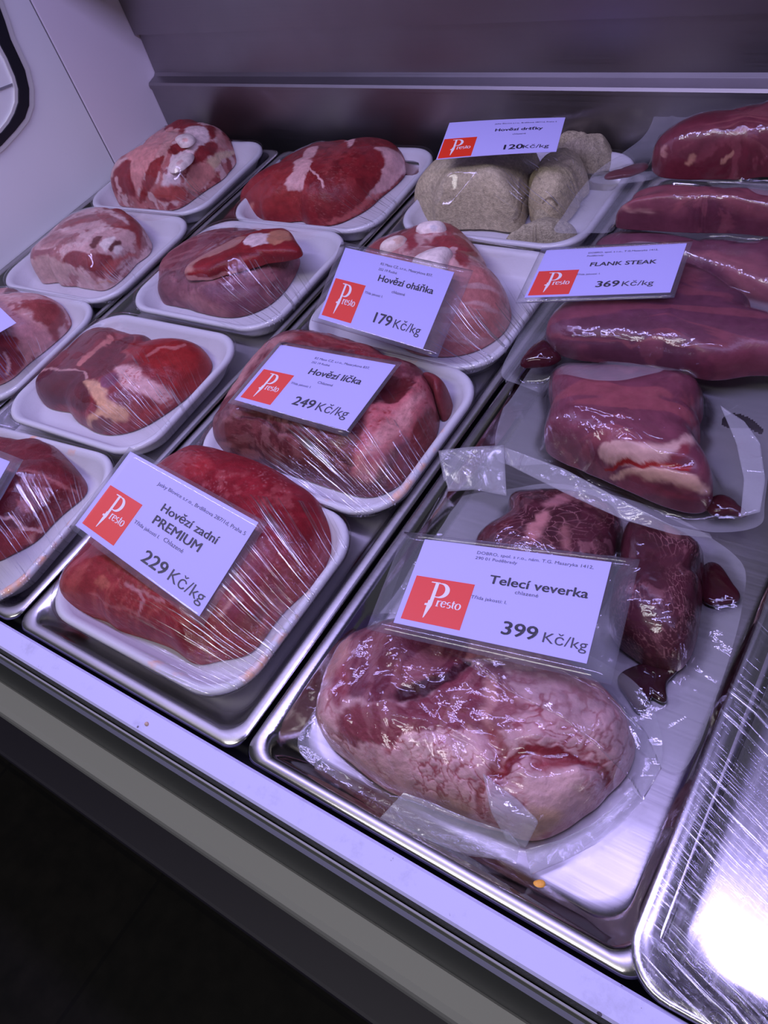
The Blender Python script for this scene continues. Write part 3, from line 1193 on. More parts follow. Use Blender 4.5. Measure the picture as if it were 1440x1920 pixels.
def stroke(pts, wds):
    """a pen stroke of changing width as a flat outline"""
    pts, wds = np.asarray(pts, float), np.asarray(wds, float)
    tg = np.gradient(pts, axis=0)
    nn = np.column_stack([-tg[:, 1], tg[:, 0]])
    nn /= np.maximum(np.linalg.norm(nn, axis=1), 1e-9)[:, None]
    a, b = pts + nn * wds[:, None] / 2, pts - nn * wds[:, None] / 2
    V = np.vstack([a, b])
    m = len(pts)
    return V, [(k, k + 1, m + k + 1, m + k) for k in range(m - 1)]


def arc(cx, cy, rx, ry, a0, a1, wthin, wthick, n=18):
    a = np.radians(np.linspace(a0, a1, n))
    return stroke(np.column_stack([cx + rx * np.cos(a), cy + ry * np.sin(a)]), wthin + (wthick - wthin) * np.abs(np.cos(a)))


def logo_strokes():
    """serif P whose stem is a knife, and small serif letters r e s t o, in a unit box"""
    S = []
    S.append(stroke([(.40, .90), (.40, .46)], [.055, .06]))                       # stem, upper half = the handle
    S.append(([(.35, .50), (.43, .50), (.43, .40), (.41, .30), (.37, .12), (.355, .10), (.352, .12), (.35, .30), (.35, .38), (.31, .38), (.31, .42), (.35, .43)],
              [(0, 1, 2, 3, 4, 5, 6, 7, 8), (8, 9, 10, 11), (8, 11, 0)]))          # blade
    S.append(stroke([(.30, .905), (.44, .905)], [.022, .03]))                      # top serif
    S.append(arc(.47, .745, .125, .155, 95, -95, .022, .075))                      # bowl
    S.append(stroke([(.40, .90), (.47, .90)], [.022, .022]))
    S.append(stroke([(.40, .592), (.47, .59)], [.022, .022]))
    b, xh = .40, .125
    S += [stroke([(.505, b), (.505, b + xh)], [.026, .026]), stroke([(.485, b), (.53, b)], [.012, .012]), arc(.545, b + .07, .035, .05, 150, 60, .01, .022),
          arc(.605, b + xh / 2, .036, xh / 2, 20, 325, .010, .026), stroke([(.575, b + .07), (.64, b + .07)], [.012, .012]),
          arc(.69, b + .092, .026, .032, 60, 260, .012, .022), arc(.69, b + .034, .028, .034, 80, -130, .012, .022),
          stroke([(.752, b + .165), (.752, b + .03), (.775, b + .003)], [.02, .026, .012]), stroke([(.73, b + xh - .005), (.785, b + xh - .005)], [.014, .014]),
          arc(.835, b + xh / 2, .038, xh / 2, 0, 360, .010, .026)]
    return S


def price_card(label, corners, zs, name_lines, price, address, grade, extra, pouch=None, logo=(.02, .31, .06, .54), bow=0.0, slant=0.0, clear=True, bold_price=True, dark=MINK):
    """corners: pixels TL, TR, BR, BL of the paper"""
    c = [at(px, py, z) for (px, py), z in zip(corners, zs)]
    if clear and ALL_SURF:
        for _ in range(40):
            q = Quad(c, bow)
            g = np.linspace(-.04, 1.04, 12)
            U, W = np.meshgrid(g, g)
            P = q.P(U.ravel(), W.ravel())
            hz = top_height(ALL_SURF, P[:, 0], P[:, 1], -1)
            gap = (P[:, 2] - hz).min()
            if gap > 0.0006:
                break
            # raise the corners along their own lines of sight
            zs = [z + max(0.0008, (0.0008 - gap) * 0.5) for z in zs]
            c = [at(px, py, z) for (px, py), z in zip(corners, zs)]
        print('CARD', label[:30], [round(z, 4) for z in zs])
    q = Quad(c, bow)
    ctr = q.P(np.array([.5]), np.array([.5]))[0]
    root = empty('price_card', tuple(ctr), label, 'price card', 'price cards lying on the meat')
    paper = mesh('paper', *slab(q, 0, 1, 0, 1, .0001, .0005), MP, root, False)
    a, b, lo, hi = logo
    lg = mesh('logo', *slab(q, a, b, lo, hi, .0005, .00062, 6), MRED, paper, False)
    lg['label'] = 'red square emblem with a pale letter whose stem is a knife'
    VV, FF = [], []
    for V, Fc in logo_strokes():
        V = np.asarray(V, float)
        FF += [tuple(i + len(VV) for i in f) for f in Fc]
        VV += list(q.P(a + (b - a) * (V[:, 0] * 1.04 - .02), lo + (hi - lo) * V[:, 1], np.full(len(V), .00078)))
    mesh('emblem_lettering', VV, FF, MLOGO, paper, False)
    for s, u0, u1, vb in address:
        text_on(q, 'address_text', s, u0, u1, vb, paper, MGREY, False, slant)
    for s, u0, u1, vb in name_lines:
        text_on(q, 'product_name', s, u0, u1, vb, paper, dark, True, slant)
    for s, u0, u1, vb in extra:
        text_on(q, 'note_text', s, u0, u1, vb, paper, MGREY, False, slant)
    if grade:
        text_on(q, 'grade_text', *grade, paper, MGREY, False, slant)
    if price:
        (s1, a0, a1, vb), (s2, b0, b1) = price
        text_on(q, 'price_figure', s1, a0, a1, vb, paper, dark, True, slant)
        text_on(q, 'price_unit', s2, b0, b1, vb, paper, dark, False, slant)
    if pouch:
        l, r, bt, tp = pouch
        V, Fc = slab(q, -l, 1 + r, -bt, 1 + tp, -.0002, .0009, 12)
        mesh('laminate_pouch', V, Fc, MLAM, root, True)['label'] = 'clear laminate pouch round the paper'
    return root
# ------------------------------------------------------------------ meat in foam trays
ZA, ZB, ZC, ZD = (0, 150, 2.88), (380, 180, 3.2727), (700, 180, 3.0), (940, 150, 2.88)
ZE, ZF, ZG, ZH = (0, 520, 2.909), (60, 800, 2.25), (360, 560, 2.571), (800, 660, 2.25)
ZI, ZJ = (480, 980, 1.8947), (900, 1150, 2.4935)
LEAN, DARK, BRIGHT, PALE = (.27, .028, .035), (.12, .018, .026), (.36, .022, .026), (.34, .075, .075)
FAT, FATW, FATP, BONE, YEL = (.66, .37, .36), (.74, .56, .56), (.62, .24, .23), (.84, .70, .66), (.60, .42, .28)
GRP = 'film-wrapped foam trays of beef'


def package(label, cx, cy, rot, pieces, film, stained=False, name='wrapped_meat_tray', it=260):
    root = empty(name, (cx, cy, 0.0), label, 'packed meat', GRP)
    foam_tray(root, cx, cy, rot, M['foam_stained' if stained else 'foam'])
    ps = []
    for p in pieces:
        if p.pop('on', False):      # a piece bedded in the surface of the first one
            zx, zy, zs = p['Z']
            m = np.mean(p['outline'], axis=0)
            h = ps[0].bvh.ray_cast(Vector(CAM), Vector(ray(zx + m[0] / zs, zy + m[1] / zs)).normalized())
            p['base'] = h[0].z - p['H'] * 0.35
            p['zb'] = 0.6
            p['outline'] = [tuple(m + (np.array(o_) - m) * 1.4) for o_ in p['outline']]
        ps.append(meat(root, **p))
    cling_film(root, cx, cy, rot, ps, film, it=it)
    return root, ps


# --- column on the premium side, back to front: tripe, oxtail, cheeks, premium beef
fm = film_mat('film_on_tripe', (.25, -.12), 120, 0.8, (.045, -.01, .035), 0.06)
package('pale beige tripe folded on a white foam tray under film at the back', -.458, .738, 0.0, [
    dict(name='tripe', Z=ZC, outline=[(225, 560), (270, 450), (310, 350), (420, 290), (640, 240), (900, 260), (930, 350), (950, 450), (905, 580), (860, 700), (820, 770), (700, 760), (560, 730), (400, 710), (270, 700), (225, 640)],
         base=.008, H=.066, mat='tripe', color=(.56, .48, .31), n=2.3, lump=.004, cracks=(420, .18, (.34, .29, .20), .6),
         feats=[('poly', (.50, .43, .31), [(780, 690), (900, 430), (930, 480), (850, 760), (810, 770)], dict(dz=.004)), ('line', (.26, .21, .14), [(930, 360), (940, 450), (900, 560), (800, 700)], dict(w=.001, dz=-.003)),
                ('poly', (.55, .48, .34), [(400, 350), (700, 330), (900, 340), (880, 400), (600, 420), (380, 420)], dict(a=.6, soft=.006))], seed=11, label='large smooth fold of tripe'),
    dict(name='tripe', Z=ZC, outline=[(870, 680), (890, 500), (930, 380), (1020, 290), (1130, 310), (1190, 400), (1190, 540), (1120, 680), (1000, 750)],
         base=.008, H=.050, mat='tripe', color=(.55, .47, .30), n=2.6, lump=.006, lump_s=55, rag=.004, cracks=(420, .18, (.34, .29, .18), .6),
         feats=[('poly', (.66, .56, .36), [(950, 580), (1020, 570), (1055, 610), (1030, 660), (960, 670)], dict(dz=.003)), ('line', (.25, .2, .12), [(960, 600), (1010, 590), (1035, 620)], dict(w=.0008))], seed=12, label='curled tripe piece with pale yellow rim'),
    dict(name='tripe', Z=ZC, outline=[(1010, 330), (1040, 215), (1110, 180), (1230, 230), (1340, 310), (1360, 420), (1240, 480), (1090, 440)],
         base=.008, H=.042, mat='tripe', color=(.50, .43, .28), n=2.4, lump=.007, lump_s=60, rag=.005, cracks=(400, .2, (.22, .19, .13), .7), seed=13, label='far curled tripe piece'),
    dict(name='tripe', Z=ZC, outline=[(640, 790), (820, 730), (1000, 670), (1120, 690), (1150, 800), (1070, 862), (930, 870), (760, 850)],
         base=.006, H=.028, mat='tripe', color=(.50, .44, .30), n=2.2, lump=.006, lump_s=60, rag=.005, cracks=(400, .2, (.22, .19, .13), .7), seed=14, label='ragged tripe edge at the front'),
    dict(name='tripe', Z=ZC, outline=[(890, 730), (930, 610), (1000, 540), (1100, 460), (1170, 440), (1185, 520), (1130, 640), (1050, 740), (950, 780)],
         base=.006, H=.030, mat='tripe', color=(.48, .42, .27), n=2.2, cracks=(400, .2, (.24, .21, .13), .7), lump=.006, lump_s=50, seed=15, label='crumpled tripe between the folds'),
], fm)

fm = film_mat('film_on_oxtail', (.25, -.13), 130, 1.0, (.085, -.045, .05), 0.06)
package('oxtail piece with three white bone ends on a foam tray behind the cheeks', -.457, .553, 0.0, [
    dict(name='meat', Z=ZC, outline=[(-60, 900), (0, 820), (60, 780), (200, 720), (330, 705), (450, 730), (560, 830), (640, 950), (760, 1130), (780, 1220), (740, 1330), (600, 1430), (420, 1470), (200, 1440), (60, 1300), (-40, 1100)],
         base=.006, H=.056, color=(.44, .20, .19), n=2.6, feats=[
             ('poly', (.30, .05, .055), [(310, 840), (400, 780), (500, 800), (560, 860), (585, 910), (520, 960), (440, 920), (420, 860)]),
             ('poly', (.33, .07, .07), [(-30, 880), (60, 800), (170, 740), (260, 730), (220, 800), (100, 830), (20, 900)]),
             ('poly', (.30, .05, .06), [(170, 820), (230, 790), (250, 830), (200, 870)]),
             ('poly', (.30, .05, .06), [(400, 720), (470, 740), (530, 790), (420, 780)]),
             ('poly', FAT, [(420, 860), (470, 870), (440, 950), (400, 960)]),
             ('poly', (.46, .17, .16), [(440, 1060), (600, 960), (780, 1210), (600, 1420), (380, 1440)], dict(soft=.01, streak=(.5, 160, (.6, .4, .4), .5))),
         ], seed=21, patch=((60,.55,(.60,.36,.34),.7),(60,.57,(.30,.06,.07),.7))),
    dict(name='bone', on=True, Z=ZC, outline=[(250, 745), (270, 720), (320, 708), (370, 715), (388, 742), (370, 775), (310, 785), (262, 772)], base=.047, H=.013, mat='meat', color=BONE, n=2.4, nr=24, na=64, lump=0,
         feats=[('poly', (.66, .60, .62), [(320, 735), (360, 730), (365, 760), (330, 768)])], seed=22, var=.05, rag=.0006, label='round white bone end'),
    dict(name='bone', on=True, Z=ZC, outline=[(50, 855), (70, 815), (130, 790), (175, 800), (180, 830), (140, 860), (80, 878)], base=.043, H=.013, color=(.80, .66, .58), n=2.4, nr=24, na=64, lump=0,
         feats=[('poly', (.78, .52, .42), [(130, 800), (175, 805), (165, 830), (135, 845)])], seed=23, var=.05, rag=.0006, label='left oval bone end'),
    dict(name='bone', on=True, Z=ZC, outline=[(225, 940), (270, 900), (340, 865), (400, 868), (420, 900), (400, 950), (380, 1000), (300, 970)], base=.045, H=.014, color=BONE, n=2.4, nr=24, na=64, lump=0, seed=24, var=.05, rag=.0006, label='large pale bone end'),
], fm)

fm = film_mat('film_on_cheeks', (.28, -.14), 135, 1.0, (.055, -.05, .055), 0.06, 0.0, 0.0, 0.8, 0.0016)
package('thick dark red beef cheeks filling a foam tray with orange stained rim', -.453, .377, 0.0, [
    dict(name='meat', Z=ZG, outline=[(95, 640), (110, 560), (170, 450), (270, 310), (380, 190), (490, 150), (640, 165), (800, 210), (960, 270), (1080, 320), (1150, 400), (1190, 520), (1190, 640), (1130, 760), (1030, 880), (930, 945), (840, 965), (700, 930), (560, 880), (400, 830), (260, 790), (120, 720)],
         base=.006, H=.054, color=(.17, .040, .045), n=3.0, lump=.005, lump_s=30, var=.4, feats=[
             ('poly', (.21, .025, .03), [(480, 170), (560, 150), (760, 205), (960, 270), (940, 295), (760, 245), (560, 215), (490, 195)], dict(streak=(.2, 260, (.35, .09, .08), .6))),
             ('poly', (.45, .20, .19), [(440, 175), (490, 155), (480, 195), (300, 310), (180, 470), (150, 480), (260, 320)], dict(soft=.004)),
             ('poly', (.48, .13, .14), [(850, 520), (960, 500), (1060, 420), (1110, 380), (1160, 430), (1180, 520), (1100, 610), (1010, 700), (950, 760), (900, 850), (800, 900), (770, 870), (790, 740), (830, 640)], dict(soft=.003, dz=.004, cells=(120, .10, (.30, .03, .035), .001))),
             ('poly', (.62, .30, .28), [(900, 640), (1000, 560), (1080, 480), (1130, 470), (1060, 600), (960, 700), (880, 780), (830, 780)], dict(soft=.004, a=.7)),
             ('poly', (.13, .018, .022), [(920, 420), (1020, 380), (1080, 400), (1040, 480), (980, 520), (900, 470)], dict(dz=-.002)),
             ('poly', (.20, .025, .028), [(1100, 590), (1180, 560), (1170, 680), (1060, 840), (940, 900), (1000, 760)]),
             ('poly', (.36, .12, .12), [(100, 690), (200, 700), (270, 780), (250, 790), (120, 740)]),
             ('line', (.05, .01, .014), [(240, 560), (420, 640), (560, 700), (700, 760), (770, 800)], dict(w=.0008, a=.6, dz=-.002)),
             ('poly', (.14, .03, .035), [(560, 780), (760, 850), (900, 930), (820, 955), (600, 880), (420, 820)], dict(soft=.004, a=.8)),
         ], marb=(300, .12, (.30, .12, .12), .5, .4), seed=31, patch=((90,.53,(.09,.014,.02),.7),(80,.58,(.34,.14,.14),.5))),
    dict(name='meat', Z=ZG, outline=[(1080, 350), (1160, 360), (1220, 410), (1260, 480), (1250, 560), (1200, 600), (1180, 520), (1140, 420)], base=.006, H=.034, color=(.17, .03, .035), n=2.4, nr=40, na=120, seed=32, label='darker piece behind at the right'),
], fm, True)

fm = film_mat('film_on_premium', (.309, -.068), 140, 1.2, (.080, -.005, .075), 0.06, 0.0, 0.0, 0.8, 0.0016)
package('bright red premium beef on a foam tray at the front with film pleats', -.4645, .1965, 0.0, [
    dict(name='meat', Z=ZF, outline=[(80, 690), (110, 640), (200, 520), (330, 330), (520, 150), (620, 80), (700, 80), (820, 105), (960, 150), (1080, 210), (1190, 290), (1270, 390), (1285, 470), (1250, 590), (1160, 700), (1060, 790), (980, 900), (930, 960), (820, 985), (720, 1005), (650, 1010), (640, 970), (560, 925), (440, 890), (330, 850), (240, 820), (190, 760), (120, 735)],
         base=.006, H=.056, color=(.27, .018, .026), n=2.7, lump=.004, feats=[
             ('poly', (.30, .035, .042), [(90, 690), (220, 540), (400, 600), (560, 720), (560, 800), (420, 880), (260, 810), (190, 740)], dict(soft=.01, streak=(1.0, 300, (.55, .13, .11), .35))),
             ('poly', (.50, .14, .10), [(270, 660), (300, 630), (330, 670), (300, 690)], dict(a=.7)),
             ('line', (.55, .25, .28), [(400, 660), (440, 700), (470, 740), (450, 800)], dict(w=.0007, a=.7)),
             ('line', (.55, .25, .28), [(440, 700), (520, 730), (560, 740)], dict(w=.0006, a=.6)),
             ('line', (.5, .16, .16), [(260, 700), (330, 760), (420, 780), (520, 850)], dict(w=.0005, a=.5)),
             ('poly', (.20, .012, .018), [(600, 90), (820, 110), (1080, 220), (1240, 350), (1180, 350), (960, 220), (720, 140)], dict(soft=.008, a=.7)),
             ('poly', (.40, .03, .035), [(640, 130), (720, 120), (760, 180), (660, 230), (610, 190)], dict(soft=.006, a=.7)),
             ('poly', (.27, .014, .018), [(1220, 450), (1290, 470), (1260, 560), (1200, 560)], dict(a=.8)),
             ('poly', (.52, .08, .07), [(1000, 800), (1080, 780), (1050, 850), (960, 880)], dict(soft=.004, a=.8)),
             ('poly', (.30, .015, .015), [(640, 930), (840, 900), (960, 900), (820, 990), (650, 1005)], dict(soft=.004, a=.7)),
             ('line', (.6, .3, .25), [(800, 790), (830, 750), (880, 730)], dict(w=.0007, a=.6)),
         ], marb=(260, .07, (.55, .20, .20), .45, 1.0), seed=41, patch=((50,.56,(.17,.010,.015),.6),(75,.61,(.42,.09,.09),.45))),
], fm, True)

# --- middle column, back to front
fm = film_mat('film_on_fat_seam_beef', (.28, -.12), 130, 0.8, (.085, -.045, .03), 0.06)
package('red beef with a white fat seam on a foam tray near the steel back', -.702, .722, .03, [
    dict(name='meat', Z=ZB, outline=[(195, 690), (230, 620), (320, 510), (440, 410), (560, 330), (680, 265), (800, 262), (930, 258), (1060, 262), (1180, 290), (1240, 350), (1260, 430), (1230, 520), (1130, 600), (1040, 680), (940, 740), (820, 790), (720, 800), (650, 800), (600, 770), (480, 750), (330, 750), (220, 730)],
         base=.006, H=.052, color=(.235, .020, .024), n=2.5, feats=[
             ('poly', (.30, .03, .03), [(200, 680), (330, 540), (500, 480), (600, 600), (600, 760), (330, 750)], dict(soft=.01)),
             ('poly', FAT, [(570, 400), (640, 330), (710, 315), (670, 400), (640, 480), (610, 590), (540, 580), (510, 540), (550, 470)], dict(dz=.002)),
             ('poly', FAT, [(1060, 320), (1160, 330), (1230, 380), (1250, 450), (1180, 530), (1080, 620), (1000, 640), (1060, 560), (1110, 460), (1120, 390)], dict(dz=.001)),
             ('poly', (.52, .12, .11), [(1000, 640), (1080, 600), (1100, 620), (960, 720), (840, 780), (760, 780), (880, 720)], dict(a=.8)),
             ('poly', FAT, [(870, 280), (920, 262), (930, 290), (890, 300)]),
             ('line', FAT, [(660, 450), (700, 490), (730, 530), (740, 560)], dict(w=.001)),
             ('poly', (.55, .20, .15), [(280, 700), (295, 660), (315, 650), (305, 690)]),
             ('poly', (.36, .05, .05), [(640, 800), (660, 770), (740, 760), (740, 800)]),
             ('poly', (.20, .018, .022), [(720, 700), (780, 540), (900, 560), (1060, 540), (980, 650), (800, 740)], dict(soft=.01, a=.6)),
         ], marb=(240, .07, (.5, .17, .15), .4, 0.3), seed=51, patch=((40,.57,(.34,.05,.05),.6),(55,.60,(.14,.012,.016),.6))),
], fm)

fm = film_mat('film_on_steaks', (.26, -.12), 130, 1.0, (.075, -.04, .04), 0.06)
package('red steak leaning on grey-purple slab in a foam tray, middle of the column', -.712, .543, .02, [
    dict(name='meat', Z=ZA, outline=[(860, 1010), (880, 960), (960, 890), (1080, 830), (1200, 800), (1340, 800), (1440, 830), (1590, 900), (1620, 1000), (1560, 1120), (1440, 1230), (1300, 1280), (1180, 1280), (1040, 1250), (930, 1220), (860, 1190)],
         base=.006, H=.036, color=(.21, .07, .085), n=3.0, feats=[
             ('poly', (.20, .045, .055), [(880, 960), (1080, 830), (1340, 800), (1300, 860), (1100, 950), (980, 1020), (870, 1020)], dict(streak=(.5, 260, (.36, .14, .14), .5))),
             ('poly', (.40, .17, .17), [(970, 1180), (1100, 1180), (1240, 1200), (1200, 1270), (1000, 1240)], dict(soft=.008, a=.8)),
             ('poly', (.17, .06, .09), [(1100, 1120), (1300, 1100), (1400, 1160), (1280, 1250), (1130, 1190)], dict(soft=.008, a=.8)),
         ], seed=61, patch=((50,.54,(.36,.15,.16),.6),(60,.56,(.13,.04,.05),.6))),
    dict(name='steak', Z=ZB, outline=[(-110, 1060), (-60, 1000), (20, 960), (160, 890), (280, 840), (400, 810), (520, 815), (570, 880), (615, 970), (600, 1020), (500, 1010), (380, 1040), (200, 1090), (60, 1120), (-60, 1150), (-110, 1120)],
         base=.040, H=.016, color=(.24, .02, .024), n=3.2, nr=60, feats=[
             ('poly', (.48, .22, .17), [(-110, 1050), (-40, 980), (160, 890), (260, 860), (200, 920), (0, 1000), (-80, 1080)], dict(a=.9)),
             ('poly', FATW, [(250, 890), (300, 850), (400, 850), (430, 880), (360, 910), (280, 920)], dict(dz=.001)),
             ('poly', (.48, .20, .12), [(400, 840), (520, 830), (540, 880), (450, 910), (400, 890)]),
             ('line', (.52, .22, .20), [(-110, 1110), (-40, 1150), (60, 1115), (200, 1080)], dict(w=.0018)),
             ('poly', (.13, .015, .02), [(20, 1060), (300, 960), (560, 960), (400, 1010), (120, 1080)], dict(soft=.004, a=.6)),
         ], seed=62, label='red upper steak with a fat edge'),
], fm)

fm = film_mat('film_on_shin', (.26, -.10), 130, 1.0, (.065, -.02, .04), 0.06)
package('beef shin cross-cut of several muscles with yellowish sinew in a foam tray', -.722, .354, .03, [
    dict(name='meat', Z=ZE, outline=[(195, 600), (210, 530), (280, 450), (380, 360), (470, 285), (560, 265), (700, 305), (860, 330), (1040, 350), (1120, 400), (1165, 460), (1130, 560), (1040, 650), (930, 730), (820, 800), (700, 850), (580, 862), (490, 830), (400, 770), (300, 715), (220, 680)],
         base=.006, H=.040, color=(.235, .032, .037), n=2.8, lump=.004, feats=[
             ('poly', (.12, .024, .03), [(200, 600), (215, 525), (420, 510), (480, 560), (500, 660), (440, 740), (300, 710), (220, 660)], dict(soft=.003, dz=.002)),
             ('poly', (.15, .024, .03), [(440, 480), (520, 400), (640, 340), (740, 320), (690, 420), (640, 490), (560, 530), (480, 550)], dict(soft=.002)),
             ('poly', (.17, .035, .04), [(260, 480), (400, 350), (540, 270), (600, 300), (480, 400), (420, 490), (240, 520)], dict(soft=.002)),
             ('line', (.50, .26, .24), [(220, 515), (330, 515), (420, 515), (470, 560)], dict(w=.0009)),
             ('line', (.48, .16, .14), [(430, 480), (470, 430), (570, 370), (610, 330)], dict(w=.0018)),
             ('line', (.34, .10, .09), [(690, 430), (730, 350), (740, 320)], dict(w=.0008)),
             ('poly', (.29, .022, .022), [(700, 420), (760, 340), (900, 330), (1050, 360), (1150, 460), (1080, 600), (960, 650), (800, 480)], dict(soft=.004)),
             ('line', (.46, .13, .12), [(800, 430), (880, 390), (960, 390), (1010, 370)], dict(w=.0009)),
             ('poly', FAT, [(630, 490), (720, 480), (800, 540), (900, 600), (960, 660), (900, 710), (780, 640), (680, 600), (640, 540)], dict(soft=.003, cells=(150, .12, (.42, .08, .08), .0005))),
             ('poly', (.62, .33, .20), [(460, 580), (520, 560), (580, 600), (600, 680), (700, 720), (680, 780), (580, 800), (500, 820), (470, 790), (540, 720), (500, 640)], dict(soft=.003, dz=.001)),
             ('poly', (.20, .05, .09), [(560, 540), (620, 520), (650, 560), (600, 600), (560, 590)], dict(soft=.002)),
             ('poly', (.20, .06, .06), [(500, 800), (560, 760), (620, 790), (580, 850), (520, 840)]),
             ('poly', (.36, .045, .04), [(760, 760), (900, 680), (1000, 640), (900, 750), (740, 830)], dict(a=.8)),
         ], seed=71, patch=((60,.58,(.38,.10,.10),.55),(45,.58,(.12,.02,.025),.5))),
], fm)

fm = film_mat('film_on_left_front_beef', (.30, -.10), 130, 1.1, (.09, -.01, .05), 0.06)
package('dark red beef in a foam tray at the left edge, front of its column', -.722, .168, .08, [
    dict(name='meat', Z=ZE, outline=[(-420, 1100), (-300, 960), (-120, 870), (0, 870), (120, 885), (260, 890), (330, 930), (400, 1020), (470, 1110), (490, 1160), (430, 1230), (300, 1340), (200, 1440), (60, 1520), (-60, 1560), (-250, 1480), (-400, 1300)],
         base=.006, H=.046, color=(.20, .022, .028), n=2.6, feats=[
             ('line', (.42, .12, .12), [(60, 1055), (170, 1060), (270, 1100), (350, 1150), (420, 1170)], dict(w=.0007)),
             ('poly', (.15, .02, .026), [(0, 880), (260, 900), (420, 1060), (300, 1090), (60, 1040), (-100, 1000)], dict(soft=.006, a=.8)),
             ('poly', (.34, .045, .045), [(-100, 1420), (150, 1380), (280, 1340), (100, 1490), (-60, 1540)], dict(soft=.004)),
             ('line', FAT, [(0, 1310), (60, 1310), (130, 1370), (220, 1390)], dict(w=.0012)),
             ('poly', (.55, .22, .18), [(150, 1420), (230, 1380), (270, 1370), (180, 1450)], dict(a=.8)),
         ], marb=(260, .06, (.45, .15, .15), .4, 0.2), seed=81, patch=((50,.55,(.11,.012,.018),.7),(75,.60,(.40,.11,.11),.6))),
], fm, True)

# --- column along the white end wall
fm = film_mat('film_on_neck_with_bones', (.26, -.10), 110, 0.6, (.08, -.04, .02), 0.06)
package('bone-in beef neck slices with round bones on a foam tray in the back corner', -.973, .713, .05, [
    dict(name='meat', Z=ZA, outline=[(575, 600), (585, 540), (640, 470), (740, 370), (860, 270), (960, 200), (1010, 190), (1060, 230), (1170, 255), (1250, 310), (1285, 390), (1275, 460), (1190, 540), (1080, 620), (970, 695), (880, 705), (740, 690), (640, 675), (590, 650)],
         base=.006, H=.066, color=(.46, .15, .14), n=2.7, feats=[
             ('poly', (.62, .26, .24), [(690, 430), (780, 350), (900, 255), (945, 290), (850, 400), (790, 500), (740, 610), (720, 560)], dict(soft=.002)),
             ('poly', (.25, .03, .035), [(590, 580), (690, 430), (720, 560), (740, 650), (620, 670)], dict(soft=.002)),
             ('line', FAT, [(630, 530), (650, 600), (640, 650)], dict(w=.002)),
             ('poly', (.60, .30, .27), [(840, 420), (930, 280), (950, 310), (900, 420), (820, 580), (790, 560)], dict(soft=.002)),
             ('poly', (.28, .03, .035), [(880, 270), (960, 205), (1010, 195), (1050, 240), (1000, 270), (940, 265)]),
             ('poly', FATW, [(1010, 270), (1080, 250), (1130, 300), (1120, 370), (1060, 420), (1000, 470), (960, 520), (900, 500), (930, 420), (980, 330)], dict(soft=.002)),
             ('poly', (.22, .022, .026), [(930, 350), (960, 345), (1020, 370), (990, 390), (940, 410), (920, 385)]),
             ('poly', (.22, .022, .026), [(1120, 250), (1165, 260), (1160, 320), (1130, 300)]),
             ('poly', (.24, .024, .028), [(1060, 385), (1120, 335), (1175, 350), (1170, 390), (1110, 430), (1090, 470), (1040, 475), (1035, 430)]),
             ('poly', (.55, .26, .24), [(1170, 260), (1260, 330), (1280, 400), (1200, 370), (1170, 320)], dict(soft=.003)),
             ('poly', (.64, .44, .30), [(1120, 440), (1240, 380), (1275, 400), (1270, 460), (1180, 520), (1140, 500)], dict(soft=.002)),
             ('poly', (.56, .22, .19), [(1020, 500), (1120, 450), (1160, 530), (1080, 600), (1010, 590)], dict(soft=.003)),
             ('poly', (.26, .03, .03), [(800, 480), (850, 420), (890, 420), (840, 560), (790, 640), (750, 660), (780, 560)]),
             ('poly', FATW, [(870, 590), (900, 510), (960, 500), (980, 560), (940, 590)], dict(soft=.002)),
             ('poly', (.42, .08, .07), [(830, 600), (900, 570), (1000, 580), (1000, 640), (900, 660), (840, 640)], dict(soft=.003)),
             ('poly', (.28, .04, .045), [(850, 640), (950, 680), (900, 705), (820, 700)]),
         ], seed=91, patch=((55,.54,(.24,.03,.035),.9),(75,.56,(.70,.48,.46),.8))),
    dict(name='bone', on=True, Z=ZA, outline=[(955, 325), (970, 300), (1005, 297), (1035, 310), (1038, 335), (1010, 350), (975, 350)], base=.055, H=.010, color=BONE, n=2.4, nr=20, na=56, lump=0, seed=92, var=.05, rag=.0004,
         feats=[('poly', (.70, .40, .36), [(985, 320), (1005, 315), (1010, 332), (990, 335)])], label='round cut bone'),
    dict(name='bone', on=True, Z=ZA, outline=[(925, 460), (950, 420), (1000, 400), (1030, 400), (1020, 440), (970, 480), (935, 485)], base=.045, H=.010, color=BONE, n=2.4, nr=20, na=56, lump=0, seed=93, var=.05, rag=.0004,
         feats=[('poly', (.72, .46, .44), [(960, 440), (985, 425), (990, 440), (965, 455)])], label='oval cut bone'),
], fm)

